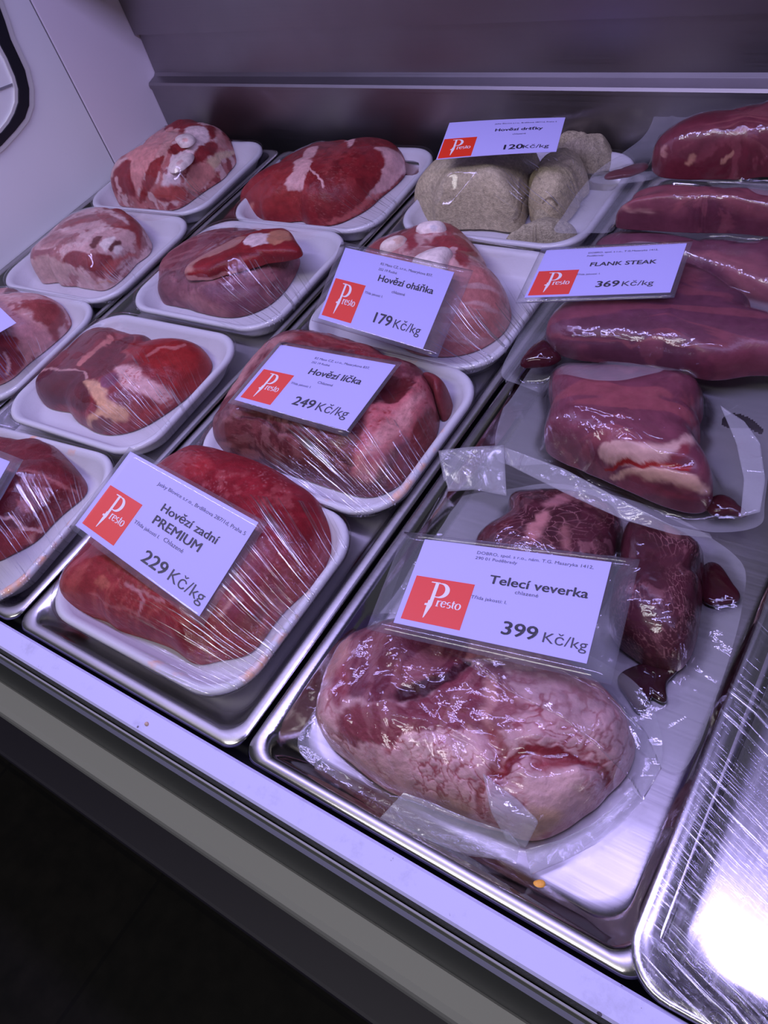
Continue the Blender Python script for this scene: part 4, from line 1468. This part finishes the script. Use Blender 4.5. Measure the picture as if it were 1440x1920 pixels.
fm = film_mat('film_on_neck_slab', (.26, -.10), 110, 0.6, (.085, -.03, .02), 0.06)
package('square beef neck slab, pink with white fat, along the white end wall', -.957, .533, .03, [
    dict(name='meat', Z=ZA, outline=[(162, 940), (190, 890), (290, 800), (380, 730), (480, 690), (600, 690), (700, 720), (770, 800), (820, 880), (835, 915), (760, 980), (680, 1060), (620, 1110), (560, 1140), (480, 1130), (340, 1105), (220, 1080), (180, 1020)],
         base=.006, H=.050, color=(.60, .36, .35), n=3.6, lump=.002, feats=[
             ('poly', (.33, .10, .10), [(330, 790), (430, 735), (560, 725), (680, 770), (690, 800), (600, 790), (520, 760), (380, 795)], dict(soft=.002)),
             ('poly', (.31, .06, .06), [(560, 690), (680, 715), (760, 790), (830, 890), (820, 920), (750, 920), (720, 830), (620, 790), (700, 780), (640, 720)], dict(soft=.002)),
             ('poly', (.36, .16, .16), [(230, 870), (290, 825), (420, 840), (380, 890), (260, 900)], dict(soft=.004, a=.8)),
             ('poly', (.33, .13, .14), [(165, 930), (200, 920), (300, 935), (240, 950), (190, 955)]),
             ('poly', (.25, .05, .055), [(340, 980), (410, 920), (500, 940), (580, 935), (610, 990), (580, 1060), (540, 1070), (460, 1020), (400, 1010)], dict(soft=.002)),
             ('poly', (.50, .11, .10), [(560, 1000), (640, 960), (740, 950), (700, 1040), (620, 1100), (560, 1060)], dict(soft=.003, a=.9)),
             ('poly', (.17, .06, .06), [(485, 900), (510, 850), (550, 840), (540, 870), (515, 915)]), ('poly', (.17, .06, .06), [(585, 910), (600, 880), (640, 862), (650, 880), (610, 920)]),
             ('poly', BONE, [(540, 890), (580, 850), (620, 850), (600, 880), (570, 920)]), ('poly', BONE, [(610, 920), (640, 890), (660, 910), (640, 945)]),
             ('poly', (.58, .36, .33), [(195, 960), (340, 990), (480, 1080), (560, 1130), (340, 1105), (215, 1075)], dict(soft=.003)),
             ('poly', (.52, .22, .12), [(510, 1100), (600, 1080), (620, 1100), (560, 1140)], dict(a=.8)),
             ('poly', (.26, .05, .06), [(640, 1050), (740, 960), (760, 980), (660, 1080)], dict(a=.8)),
         ], seed=101, patch=((55,.57,(.36,.13,.13),.85),(80,.58,(.74,.52,.50),.6))),
], fm)

fm = film_mat('film_on_edge_neck', (.26, -.10), 110, 0.9, (.07, -.02, .03), 0.06)
package('bony pink beef neck piece in a foam tray cut by the left edge', -.953, .354, .05, [
    dict(name='meat', Z=ZE, outline=[(-480, 250), (-330, 150), (-150, 80), (0, 60), (120, 70), (240, 110), (340, 150), (390, 200), (400, 250), (340, 330), (270, 390), (150, 480), (60, 560), (-60, 600), (-250, 560), (-430, 400)],
         base=.006, H=.052, color=(.55, .27, .26), n=2.8, feats=[
             ('poly', (.30, .06, .06), [(100, 160), (180, 130), (300, 140), (390, 190), (400, 250), (320, 340), (260, 330), (240, 260), (180, 230), (170, 190)], dict(soft=.002)),
             ('poly', (.25, .12, .12), [(30, 70), (80, 60), (90, 80), (50, 90)]),
             ('poly', (.62, .28, .26), [(60, 320), (120, 260), (220, 250), (280, 340), (220, 400), (120, 480)], dict(soft=.003)),
             ('poly', (.42, .05, .05), [(0, 340), (80, 320), (100, 370), (60, 400), (0, 380)]),
             ('poly', (.27, .04, .045), [(-150, 380), (0, 380), (110, 400), (130, 480), (40, 560), (-100, 590)], dict(soft=.003)),
             ('line', FAT, [(30, 420), (50, 470), (40, 530)], dict(w=.0015)),
         ], seed=111, patch=((55,.55,(.30,.06,.065),.85),(70,.57,(.70,.46,.45),.6))),
], fm)

# ------------------------------------------------------------------ vacuum bags
MB = bag_mat('vacuum_film')
MB2 = bag_mat('crumpled_vacuum_film', 0.85, 18.0, 0.18)
MFL = bag_mat('frosted_bag_flap', 0.9, 26.0, 0.20, 0.12)
VG = 'vacuum bags of beef and veal'


def vac(label, bag_out, Z, pieces, under=(), mat=None, base=.002, it=10, wave=.0012, seed=3, ridges=(), hole=None):
    root = empty('vacuum_bag', tuple(at(Z[0] + np.mean([p[0] for p in bag_out]) / Z[2], Z[1] + np.mean([p[1] for p in bag_out]) / Z[2], base)), label, 'packed meat', VG)
    ps = [meat(root, **p) for p in pieces]
    b = bag(root, bag_out, Z, ps, mat or MB, base, under=under, it=it, wave=wave, seed=seed, ridges=ridges, hole=hole)
    return root, ps, b


VACR = (.20, .042, .060)
# behind the flank steak card
r7, p7, b7 = vac('vacuum bag of dark pink beef half hidden behind the flank steak', [(330, 900), (430, 800), (700, 760), (1100, 780), (1800, 840), (1800, 1500), (1440, 1420), (1000, 1300), (600, 1180), (380, 1060)], ZD, [
    dict(name='meat', Z=ZD, outline=[(440, 890), (500, 840), (700, 810), (1000, 850), (1440, 880), (1700, 930), (1720, 1300), (1500, 1300), (1200, 1200), (900, 1080), (640, 1020), (460, 960)],
         base=.003, H=.036, mat='meat_vac', color=(.155, .052, .08), n=2.8, feats=[('poly', (.34, .12, .14), [(1040, 960), (1250, 950), (1440, 1000), (1440, 1180), (1250, 1100)], dict(soft=.01, a=.7))], seed=121)])
# fatty rump slab in front of the flank
r3, p3, b3 = vac('vacuum bag of a red slab with a white fat ridge between flank and marbled steak',
                 [(330, 60), (520, 20), (900, 40), (1200, 80), (1420, 100), (1450, 380), (1425, 640), (1400, 740), (1190, 765), (1010, 700), (860, 620), (700, 560), (560, 480), (330, 480), (290, 380), (340, 180)], ZH, [
    dict(name='meat', Z=ZH, outline=[(490, 420), (505, 300), (520, 160), (535, 60), (700, 50), (900, 60), (1100, 90), (1165, 170), (1160, 260), (1165, 400), (1215, 540), (1212, 620), (1180, 685), (1080, 680), (980, 650), (850, 590), (740, 540), (640, 500), (540, 450)],
         base=.012, H=.046, mat='meat_vac', color=(.165, .045, .068), n=3.4, lump=.002, feats=[
             ('poly', (.18, .050, .074), [(520, 140), (900, 120), (1150, 180), (1150, 340), (1000, 400), (760, 400), (520, 380)], dict(soft=.01, streak=(.2, 120, (.36, .09, .10), .5))),
             ('poly', (.60, .36, .32), [(730, 400), (800, 375), (900, 385), (1030, 385), (1120, 355), (1130, 385), (1060, 420), (980, 450), (940, 480), (830, 480), (740, 460)], dict(soft=.002, dz=.002)),
             ('poly', (.22, .035, .05), [(1000, 450), (1060, 400), (1110, 400), (1090, 440), (1020, 465)]),
             ('poly', (.62, .36, .28), [(770, 540), (840, 500), (950, 485), (1080, 500), (1150, 540), (1215, 575), (1210, 610), (1100, 580), (960, 545), (860, 550)], dict(soft=.002, dz=.002)),
             ('line', (.30, .02, .02), [(690, 520), (780, 490), (900, 475), (1000, 470), (1100, 480)], dict(w=.0012, dz=-.003)),
             ('poly', (.24, .05, .075), [(800, 560), (960, 555), (1200, 620), (1190, 670), (1050, 670), (880, 600)], dict(soft=.003)),
         ], seed=131, patch=((50,.58,(.34,.10,.12),.4),)),
    dict(name='juice', Z=ZH, outline=[(1180, 640), (1230, 600), (1290, 620), (1340, 670), (1385, 695), (1370, 710), (1300, 690), (1200, 690)], base=.012, H=.005, mat='juice', color=(.05, .007, .012), n=2.2, nr=16, na=60, seed=132, label='dark meat juice in the bag corner'),
], mat=MB2, base=.012, it=14, hole=[(1245, 290), (1262, 268), (1310, 262), (1370, 285), (1420, 330), (1405, 345), (1350, 320), (1280, 318), (1250, 308)], ridges=[([(800, 340), (830, 320), (880, 330), (930, 400), (980, 450), (1100, 440)], .002, .0018), ([(560, 150), (640, 220), (760, 260), (900, 280)], .0012, .002), ([(620, 230), (640, 330), (740, 400)], .0014, .002), ([(1070, 230), (1120, 320)], .0016, .002), ([(940, 480), (1050, 540), (1190, 600)], .0014, .0018)])
# big flank steak
r4, p4, b4 = vac('large vacuum bag of smooth purple-red flank steak under its price card',
                 [(0, 1595), (90, 1390), (190, 1190), (300, 1010), (420, 930), (800, 900), (1100, 960), (1440, 1150), (1750, 1300), (1750, 1640), (1440, 1612), (1280, 1640), (1100, 1655), (800, 1640), (600, 1640), (420, 1645), (120, 1640)], ZD, [
    dict(name='meat', Z=ZD, outline=[(235, 1370), (270, 1260), (340, 1190), (500, 1110), (700, 1020), (860, 980), (1000, 985), (1150, 1055), (1300, 1155), (1440, 1245), (1700, 1360), (1720, 1600), (1440, 1600), (1250, 1620), (1100, 1625), (940, 1585), (760, 1560), (560, 1540), (400, 1520), (300, 1500), (240, 1450)],
         base=.034, H=.032, mat='meat_vac', color=(.120, .038, .064), n=3.6, lump=.002, feats=[
             ('poly', (.13, .042, .068), [(280, 1250), (700, 1030), (1000, 990), (1440, 1260), (1440, 1430), (900, 1380), (400, 1380)], dict(soft=.01, streak=(.15, 130, (.28, .075, .09), .5))),
             ('line', (.28, .08, .09), [(250, 1380), (440, 1400), (700, 1440), (960, 1440), (1200, 1430)], dict(w=.0008, a=.5)),
             ('poly', (.10, .014, .024), [(980, 1500), (1250, 1440), (1440, 1500), (1440, 1590), (1100, 1620)], dict(soft=.006, a=.5)),
         ], seed=141, patch=((30,.56,(.25,.07,.095),.5),)),
    dict(name='juice', Z=ZD, outline=[(100, 1530), (150, 1450), (225, 1385), (260, 1430), (330, 1500), (300, 1530), (230, 1550), (110, 1555)], base=.034, H=.010, mat='juice', color=(.045, .006, .012), n=2.2, nr=20, na=70, seed=142, label='dark meat juice pooled at the bag corner'),
], under=[b7, b3], base=.020, it=10, ridges=[([(210, 1475), (300, 1430), (440, 1408), (600, 1405), (700, 1440), (820, 1465), (1000, 1455), (1200, 1440), (1340, 1470)], .002, .0018), ([(300, 1510), (440, 1515), (600, 1530), (760, 1550), (880, 1570), (980, 1630)], .002, .0018), ([(230, 1400), (330, 1380), (380, 1390)], .0018, .002)])
# two upper bags
r5, p5, b5 = vac('vacuum bag of a long dark beef muscle, lower one of the two at the back',
                 [(290, 830), (350, 720), (430, 600), (540, 520), (900, 500), (1300, 540), (1750, 620), (1750, 900), (1440, 870), (1380, 888), (1200, 875), (1000, 840), (900, 815), (760, 805), (640, 825), (500, 835)], ZD, [
    dict(name='meat', Z=ZD, outline=[(375, 712), (450, 682), (560, 640), (680, 610), (850, 590), (1050, 580), (1250, 610), (1440, 650), (1700, 680), (1720, 880), (1500, 825), (1380, 815), (1250, 800), (1050, 790), (900, 775), (760, 755), (640, 735), (520, 725)],
         base=.040, H=.034, mat='meat_vac', color=(.125, .033, .053), n=2.9, feats=[
             ('poly', (.14, .012, .018), [(380, 710), (500, 680), (600, 680), (590, 735), (480, 725)], dict(soft=.003)),
             ('poly', (.52, .28, .24), [(540, 660), (600, 640), (660, 660), (700, 680), (640, 690)], dict(soft=.003, a=.7)), ('poly', (.52, .28, .22), [(660, 680), (680, 670), (690, 690), (670, 700)]), ('poly', (.55, .32, .26), [(690, 712), (705, 700), (715, 715), (700, 722)]), ('poly', (.55, .32, .26), [(790, 710), (810, 700), (820, 715), (800, 722)]),
             ('poly', (.19, .055, .075), [(760, 620), (1000, 600), (1300, 640), (1440, 690), (1440, 750), (1000, 720)], dict(soft=.008, streak=(.15, 140, (.34, .10, .11), .5))),
         ], seed=151, patch=((45,.57,(.28,.08,.10),.5),))], under=[b7, b4], base=.036,
    ridges=[([(1060, 760), (1090, 765), (1140, 790), (1200, 780), (1290, 800), (1340, 790), (1400, 790)], .0022, .0018), ([(820, 730), (900, 760), (1050, 765)], .0014, .0018)])
r6, p6, b6 = vac('vacuum bag of a thick dark red muscle, topmost of the stack at the back',
                 [(840, 100), (825, 200), (770, 310), (640, 410), (540, 480), (480, 560), (640, 570), (860, 545), (1080, 560), (1180, 600), (1300, 620), (1440, 650), (1800, 700), (1800, 60), (1440, 70), (1150, 110)], ZD, [
    dict(name='meat', Z=ZD, outline=[(670, 440), (740, 375), (830, 310), (950, 250), (1100, 200), (1280, 155), (1440, 118), (1750, 60), (1780, 500), (1440, 510), (1320, 530), (1180, 520), (1000, 510), (860, 500), (760, 480)],
         base=.062, H=.046, mat='meat_vac', color=(.14, .022, .034), n=3.0, feats=[
             ('poly', (.18, .04, .056), [(850, 320), (1100, 230), (1440, 150), (1440, 380), (1100, 380), (820, 400)], dict(soft=.008, streak=(.2, 150, (.32, .10, .10), .6))),
             ('line', (.50, .24, .20), [(890, 350), (870, 380), (885, 410)], dict(w=.0012, a=.7)), ('line', (.50, .24, .16), [(1030, 400), (1020, 440), (1010, 455)], dict(w=.0014, a=.8)), ('line', (.50, .24, .16), [(1250, 400), (1210, 425), (1190, 440)], dict(w=.0016, a=.8)),
             ('line', (.30, .10, .10), [(1000, 300), (1200, 260), (1440, 250)], dict(w=.0008, a=.5)),
         ], seed=161, patch=((45,.57,(.28,.07,.085),.5),)),
    dict(name='juice', Z=ZD, outline=[(470, 548), (580, 505), (680, 465), (760, 435), (800, 480), (720, 512), (620, 532)], base=.060, H=.004, mat='juice', color=(.10, .010, .016), n=2.2, nr=16, na=60, seed=162, label='red meat juice in the bag seam'),
], under=[b7, b4, b5], base=.060, ridges=[([(830, 460), (880, 450), (940, 470), (990, 465), (1060, 480), (1080, 440), (1200, 450), (1300, 550)], .0022, .0018), ([(850, 320), (900, 260), (930, 180)], .0018, .002)])
# marbled steaks
r2, p2, b2 = vac('vacuum bag of two dark marbled steaks behind the veal price card',
                 [(0, 690), (140, 615), (340, 585), (560, 560), (900, 640), (1120, 740), (1330, 900), (1330, 1080), (1290, 1250), (1215, 1480), (1130, 1700), (1030, 1780), (800, 1600), (400, 1300), (0, 1120), (-270, 1110), (-300, 1060), (-190, 900), (-60, 750)], ZH, [
    dict(name='steak', Z=ZH, outline=[(200, 800), (245, 735), (345, 665), (345, 600), (460, 580), (620, 585), (740, 620), (810, 680), (830, 780), (800, 900), (760, 1050), (650, 1130), (420, 1080), (260, 1000), (200, 900)],
         base=.003, H=.040, mat='meat_vac', color=(.080, .018, .028), n=2.9, nr=130, na=360, lump=.004, feats=[
             ('poly', (.055, .008, .012), [(340, 600), (470, 575), (620, 580), (560, 600), (420, 620), (350, 650)], dict(a=.8)),
             ('poly', (.42, .17, .17), [(460, 690), (510, 670), (530, 700), (480, 770), (430, 790), (420, 750)], dict(soft=.003)),
             ('poly', (.40, .16, .17), [(480, 640), (560, 600), (640, 590), (600, 620), (530, 650)], dict(soft=.003, a=.8)),
             ('poly', (.34, .13, .13), [(560, 740), (600, 740), (610, 800), (580, 830)], dict(soft=.003, a=.8)),
             ('poly', (.09, .014, .02), [(230, 770), (340, 700), (360, 720), (250, 790)], dict(a=.8)),
         ], marb=(260, .11, (.38, .16, .17), .7, .7), seed=171, patch=((60,.59,(.30,.12,.13),.6),(45,.56,(.045,.010,.015),.6))),
    dict(name='steak', Z=ZH, outline=[(815, 800), (840, 730), (900, 685), (1000, 720), (1110, 780), (1165, 830), (1168, 950), (1160, 1080), (1140, 1230), (1080, 1340), (980, 1350), (850, 1280), (770, 1180), (780, 1020), (810, 900)],
         base=.003, H=.040, mat='meat_vac', color=(.080, .018, .028), n=2.9, nr=130, na=360, lump=.003, feats=[
             ('poly', (.36, .15, .15), [(1000, 740), (1060, 740), (1080, 780), (1030, 790)], dict(a=.8)),
             ('poly', (.03, .008, .012), [(1130, 850), (1170, 840), (1165, 1080), (1140, 1180), (1130, 1000)], dict(soft=.003, a=.8)),
         ], marb=(380, .13, (.38, .17, .17), .75, 2.2), seed=172, patch=((60,.61,(.28,.11,.12),.5),(45,.56,(.045,.010,.015),.6))),
    dict(name='juice', Z=ZJ, outline=[(640, 300), (740, 240), (860, 235), (960, 210), (940, 260), (880, 300), (870, 380), (880, 430), (840, 420), (800, 380), (780, 420), (780, 480), (740, 470), (690, 400)], base=.003, H=.0035, mat='juice', color=(.03, .006, .010), n=2.2, nr=24, na=90, seed=173, label='dark meat juice below the steaks'),
    dict(name='juice', Z=ZH, outline=[(1165, 900), (1230, 900), (1300, 990), (1330, 1040), (1300, 1060), (1200, 1060), (1160, 1040)], base=.003, H=.004, mat='juice', color=(.04, .006, .010), n=2.2, nr=16, na=60, seed=174, label='dark meat juice at the right seam'),
], under=[], mat=MB2, it=12, base=.0015)
# fatty veal at the front
r1, p1, b1 = vac('front vacuum bag of veal with lobed pinkish fat below the veal price card',
                 [(45, 830), (80, 760), (180, 680), (230, 540), (300, 390), (600, 340), (900, 370), (1200, 480), (1370, 600), (1440, 760), (1430, 880), (1350, 985), (1200, 1130), (1060, 1215), (920, 1180), (700, 1160), (500, 1100), (350, 1030), (180, 970), (60, 890)], ZI, [
    dict(name='meat', Z=ZI, outline=[(208, 690), (225, 600), (260, 500), (310, 410), (400, 360), (520, 330), (700, 350), (900, 390), (1080, 470), (1220, 560), (1310, 660), (1350, 780), (1330, 880), (1250, 980), (1150, 1060), (1060, 1115), (960, 1140), (890, 1110), (800, 1085), (690, 1045), (580, 1000), (470, 960), (390, 905), (300, 840), (235, 760)],
         base=.002, H=.047, mat='meat_soft', color=(.50, .26, .27), n=3.1, rag=.004, nr=170, na=460, lump=.007, lump_s=34, feats=[
             ('poly', (.56, .32, .33), [(200, 700), (300, 560), (900, 560), (1340, 700), (1300, 950), (960, 1140), (560, 1000), (300, 840)], dict(soft=.01, cells=(125, .24, (.31, .075, .09), .0009))),
             ('poly', (.15, .030, .046), [(310, 470), (330, 400), (430, 350), (600, 330), (740, 400), (750, 460), (720, 540), (620, 590), (540, 610), (440, 640), (350, 620), (300, 560)], dict(soft=.002, streak=(1.75, 150, (.36, .14, .15), .4))),
             ('poly', (.21, .045, .062), [(470, 640), (560, 610), (640, 590), (740, 520), (840, 500), (930, 570), (920, 680), (880, 740), (800, 740), (700, 730), (600, 740), (520, 790), (420, 790), (320, 770), (290, 690), (340, 650)], dict(soft=.002, fray=.006, warp=.014, streak=(1.5, 120, (.46, .22, .22), .3))),
             ('poly', (.52, .26, .24), [(810, 560), (860, 550), (850, 640), (820, 720), (800, 660)], dict(soft=.002, a=.8)),
             ('poly', (.62, .38, .37), [(500, 780), (560, 740), (580, 800), (640, 760), (660, 820), (740, 780), (790, 820), (780, 860), (560, 850)], dict(fray=.008, warp=.012, cells=(135, .2, (.36, .09, .10), .0004))),
             ('line', (.05, .008, .014), [(510, 605), (590, 595), (660, 560), (720, 520), (750, 500)], dict(w=.0014, soft=.003, dz=-.003)),
             ('poly', (.26, .05, .065), [(280, 500), (320, 490), (330, 600), (290, 650), (260, 600)], dict(soft=.003)),
             ('poly', (.45, .22, .20), [(260, 480), (340, 400), (330, 440), (290, 520), (250, 560)], dict(soft=.003)),
             ('line', (.20, .02, .03), [(860, 890), (900, 830), (980, 800), (1080, 820), (1150, 830), (1210, 860), (1245, 920)], dict(w=.0018, dz=-.005)),
             ('poly', (.33, .06, .07), [(1000, 820), (1080, 830), (1140, 840), (1100, 880), (1040, 900), (980, 870)], dict(soft=.003, dz=-.002)),
             ('poly', (.64, .40, .39), [(930, 900), (1010, 890), (1150, 860), (1230, 900), (1200, 1000), (1060, 1090), (960, 1060), (900, 980)], dict(soft=.006, dz=.004, a=.7, cells=(110, .2, (.38, .11, .12), .0005))),
             ('line', (.24, .04, .04), [(820, 740), (870, 800), (850, 880), (790, 960), (800, 1040)], dict(w=.0014, a=.7, dz=-.004)),
             ('poly', (.55, .34, .18), [(960, 1050), (1020, 1030), (1090, 1060), (1020, 1110), (950, 1120)], dict(soft=.005, a=.7)),
             ('poly', (.40, .24, .16), [(640, 970), (760, 1000), (740, 1050), (680, 1030)], dict(soft=.006, a=.6)),
         ], marb=None, seed=181, patch=((70,.56,(.34,.08,.10),.6),(110,.58,(.70,.46,.45),.5))),
], under=[b2], mat=MB2, it=14, base=.0015, ridges=[([(480, 685), (540, 695), (600, 705), (700, 735), (760, 770), (800, 800)], .0022, .0018), ([(800, 800), (820, 770), (870, 785), (960, 768), (1080, 775), (1180, 805)], .0022, .0018), ([(400, 590), (430, 640), (500, 620), (440, 590)], .0014, .002), ([(650, 460), (720, 490), (800, 500), (920, 600)], .0018, .002), ([(150, 960), (260, 800), (330, 700)], .0015, .002), ([(1180, 480), (1300, 640), (1360, 760)], .0015, .0025)])
# folded seams of the front bag and other loose flaps
sheet(r1, 'folded_seam', ([(757, 1486, .030), (800, 1500, .030), (880, 1535, .028), (955, 1560, .026), (975, 1585, .022)],
                          [(695, 1552, .010), (760, 1585, .008), (850, 1600, .006), (945, 1612, .006), (968, 1618, .006)]), MFL)
sheet(r1, 'folded_seam', ([(985, 1592, .016), (1050, 1575, .020), (1110, 1545, .022), (1160, 1505, .022), (1185, 1480, .02)],
                          [(995, 1640, .004), (1060, 1612, .004), (1120, 1580, .004), (1170, 1540, .004), (1205, 1500, .004)]), MFL)
sheet(r1, 'folded_seam', ([(970, 1500, .04), (1010, 1540, .036), (985, 1590, .022)], [(905, 1450, .05), (920, 1520, .044), (950, 1575, .026)]), MB)
sheet(r1, 'film_fold', ([(860, 1235, .058), (1000, 1230, .058), (1130, 1290, .052), (1210, 1370, .045), (1240, 1440, .03)],
                        [(960, 1300, .060), (1060, 1350, .060), (1130, 1410, .055), (1180, 1460, .045), (1205, 1500, .025)]), MB2, flange=.12)
sheet(r3, 'loose_flap', ([(822, 845, .030), (880, 838, .034), (945, 835, .036)], [(836, 922, .012), (890, 918, .016), (950, 930, .03)]), MFL)
sheet(r3, 'film_fold', ([(945, 838, .048), (1060, 880, .055), (1170, 940, .055), (1260, 985, .05), (1330, 1000, .04)],
                        [(950, 870, .040), (1060, 925, .046), (1170, 975, .048), (1265, 1002, .044), (1335, 1008, .036)]), MFL)
sheet(r3, 'hanging_seam', ([(1395, 790, .030), (1425, 830, .028), (1435, 900, .026), (1425, 960, .024)], [(1350, 760, .034), (1380, 830, .03), (1395, 900, .028), (1388, 970, .024)]), MFL)

# ------------------------------------------------------------------ cling-wrapped empty pan at the right
root = empty('wrapped_steel_tray', tuple(at(1400, 1700, .01)), 'empty polished steel tray under pleated cling film at the lower right', 'tray')
p0, p1_ = at(1183, 1806, .022), at(1433, 1170, .022)
q1 = at(1310, 1920, .022)
ux = (q1 - p0)[:2] / np.linalg.norm((q1 - p0)[:2])
rot = math.atan2(ux[1], ux[0])
print('TRAY', p0, p1_, q1, rot)
TWD, TDP = .27, .40
rot = 0.02
cx = p0[0] - .004 + TWD / 2 * math.cos(rot) - TDP / 2 * math.sin(rot)
cy = p0[1] - .010 + TWD / 2 * math.sin(rot) + TDP / 2 * math.cos(rot)
rings = [(TWD - .05, TDP - .05, .02, .001), (TWD - .03, TDP - .03, .022, .002), (TWD - .014, TDP - .014, .024, .018), (TWD, TDP, .026, .0205), (TWD, TDP, .026, .0225), (TWD - .003, TDP - .003, .025, .0235), (TWD - .008, TDP - .008, .024, .0228),
         (TWD - .012, TDP - .012, .024, .0215), (TWD - .018, TDP - .018, .024, .0215), (TWD - .034, TDP - .034, .022, .008), (TWD - .046, TDP - .046, .020, .004), (TWD - .06, TDP - .06, .02, .0035)]
V, Fc = loft(rings, cx, cy, rot)
mesh('steel_tray', V, Fc, M['tray_steel'], root)
g = 60
gx, gy = np.meshgrid(np.linspace(-.5, .5, g), np.linspace(-.5, .5, g))
p = rrect(TWD + .001, TDP + .001, .026, 20)
na = len(p)
V = []
for k in range(1, 31):
    s_ = k / 30
    sag = .0026 * (1 - s_ ** 2)
    V.append(np.column_stack([p * s_, np.full(na, .0242 - sag)]))
for ins, z_ in ((-.0006, .0225), (.003, .016), (.012, .003)):
    V.append(np.column_stack([rrect(TWD - 2 * ins, TDP - 2 * ins, .026, 20), np.full(na, z_)]))
V = np.vstack(V + [[[0, 0, .0216]]])
c_, s_ = math.cos(rot), math.sin(rot)
V[:, :2] = V[:, :2] @ np.array([[c_, s_], [-s_, c_]]) + (cx, cy)
Fc = ring_faces(33, na) + [[len(V) - 1, k, (k + 1) % na] for k in range(na)]
lx, ly = cx - root.location[0], cy - root.location[1]
mesh('cling_film', V, Fc, film_mat('film_on_steel_tray', (lx + .9, ly - .55), 420, 1.0, (lx - .08, ly - .08, .22), .08, .0, .02, 0.7, .0014, .45), root)

# small scraps
for nm, lab, px, col_, rad in (('meat_scrap', 'orange fat scrap on the steel pan floor in front of the veal bag', [(1000, 1654), (1018, 1650), (1022, 1660), (1008, 1668), (998, 1664)], (.75, .36, .06), 0),
                               ('crumb', 'small beige crumb on the white front rail', [(270, 1355), (277, 1353), (280, 1359), (274, 1362)], (.50, .36, .28), 0)):
    z0 = .0002 if nm == 'meat_scrap' else .0172
    c0 = at(np.mean([q_[0] for q_ in px]), np.mean([q_[1] for q_ in px]), z0)
    pc = meat(None, nm, (0, 0, 1), px, z0, .0022, color=col_, n=2.0, nr=10, na=28, lump=.0004, rag=.0004, seed=5)
    tag(pc.o, lab, 'scrap')

# ------------------------------------------------------------------ price cards
price_card('price card on the tripe reading 120 Kč/kg', [(843, 231), (1060, 221), (1043, 285), (818, 300)], [.096, .092, .086, .088],
           [('Hovězí dršťky', .44, .84, .66)], (('120', .56, .72, .13), ('Kč/kg', .72, .93)),
           [('Jatky Blovice s.r.o., Brdlíkova 287/1d, Praha 5', .42, .94, .86)], None, [('chlazené', .60, .71, .54)], None, (.01, .30, .02, .54), .001)
price_card('price card on the oxtail reading 179 Kč/kg', [(648, 465), (852, 511), (793, 655), (597, 597)], [.074, .066, .058, .062],
           [('Hovězí oháňka', .40, .90, .66)], (('179', .50, .66, .14), ('Kč/kg', .685, .925)),
           [('RS Maso CZ, s.r.o., Masarykova 837,', .37, .84, .875), ('252 19 Rudná', .37, .54, .80)], ('Třída jakosti: I.', .33, .50, .46), [('chlazené', .56, .68, .55)], (.055, .14, .05, .07), (.02, .315, .05, .56))
price_card('price card on the beef cheeks reading 249 Kč/kg', [(527, 647), (742, 685), (650, 808), (440, 750)], [.074, .068, .064, .068],
           [('Hovězí líčka', .40, .85, .63)], (('249', .46, .64, .15), ('Kč/kg', .665, .93)),
           [('RS Maso CZ, s.r.o., Masarykova 837,', .36, .83, .87), ('252 19 Rudná', .36, .52, .80)], ('Třída jakosti: I.', .33, .51, .43), [('Chlazené', .53, .66, .52)], (.03, .03, .07, .05), (.03, .31, .06, .56))
price_card('price card on the premium beef reading 229 Kč/kg', [(245, 847), (485, 980), (374, 1156), (142, 985)], [.098, .064, .046, .080],
           [('Hovězí zadní', .42, .85, .62), ('PREMIUM', .42, .78, .47)], (('229', .50, .68, .10), ('Kč/kg', .71, .97)),
           [('Jatky Blovice s.r.o., Brdlíkova 287/1d, Praha 5', .30, .97, .83)], ('Třída jakosti I.', .32, .52, .37), [('Chlazené', .55, .70, .38)], (.025, .05, .06, .04), (.03, .30, .06, .57), .0012, clear=True, dark=MINK)
price_card('price card on the flank steak reading 369 Kč/kg', [(1025, 470), (1288, 457), (1257, 549), (983, 559)], [.078, .082, .080, .074],
           [('FLANK STEAK', .38, .84, .60)], (('369', .48, .64, .16), ('Kč/kg', .66, .87)),
           [('DOBRO, spol. s r.o., T.G.Masaryka 1412,', .33, .82, .875), ('Poděbrady', .33, .45, .81)], ('Třída jakosti: I.', .31, .48, .42), [], (.045, .035, .10, .05), (.02, .315, .04, .54))
price_card('large price card on the veal reading 399 Kč/kg', [(797, 1012), (1147, 1055), (1100, 1245), (738, 1168)], [.074, .070, .070, .072],
           [('Telecí veverka', .42, .93, .60)], (('399', .56, .74, .11), ('Kč/kg', .77, .985)),
           [('DOBRO, spol. s r.o., nám. T.G. Masaryka 1412,', .31, .92, .905), ('290 01 Poděbrady', .31, .535, .845)], ('Třída jakosti: I.', .355, .545, .41), [('chlazené', .57, .69, .53)], (.13, .13, .13, .06), (.03, .355, .06, .56))
price_card('price card cut by the left edge, on the bony neck tray', [(-112, 470), (31, 606), (-78, 668), (-222, 530)], [.074, .070, .068, .070],
           [('Hovězí', .40, .85, .60)], (('169', .46, .64, .15), ('Kč/kg', .665, .93)), [], None, [('chlazené', .76, .98, .47)], None)
price_card('price card cut by the left edge, on the front dark beef tray', [(-150, 800), (19, 866), (-75, 1030), (-235, 950)], [.072, .066, .062, .066],
           [('Hovězí', .30, .75, .60)], (('199', .40, .60, .15), ('Kč/kg', .63, .90)), [], None, [], (.03, .10, .05, .07))
print('DONE')
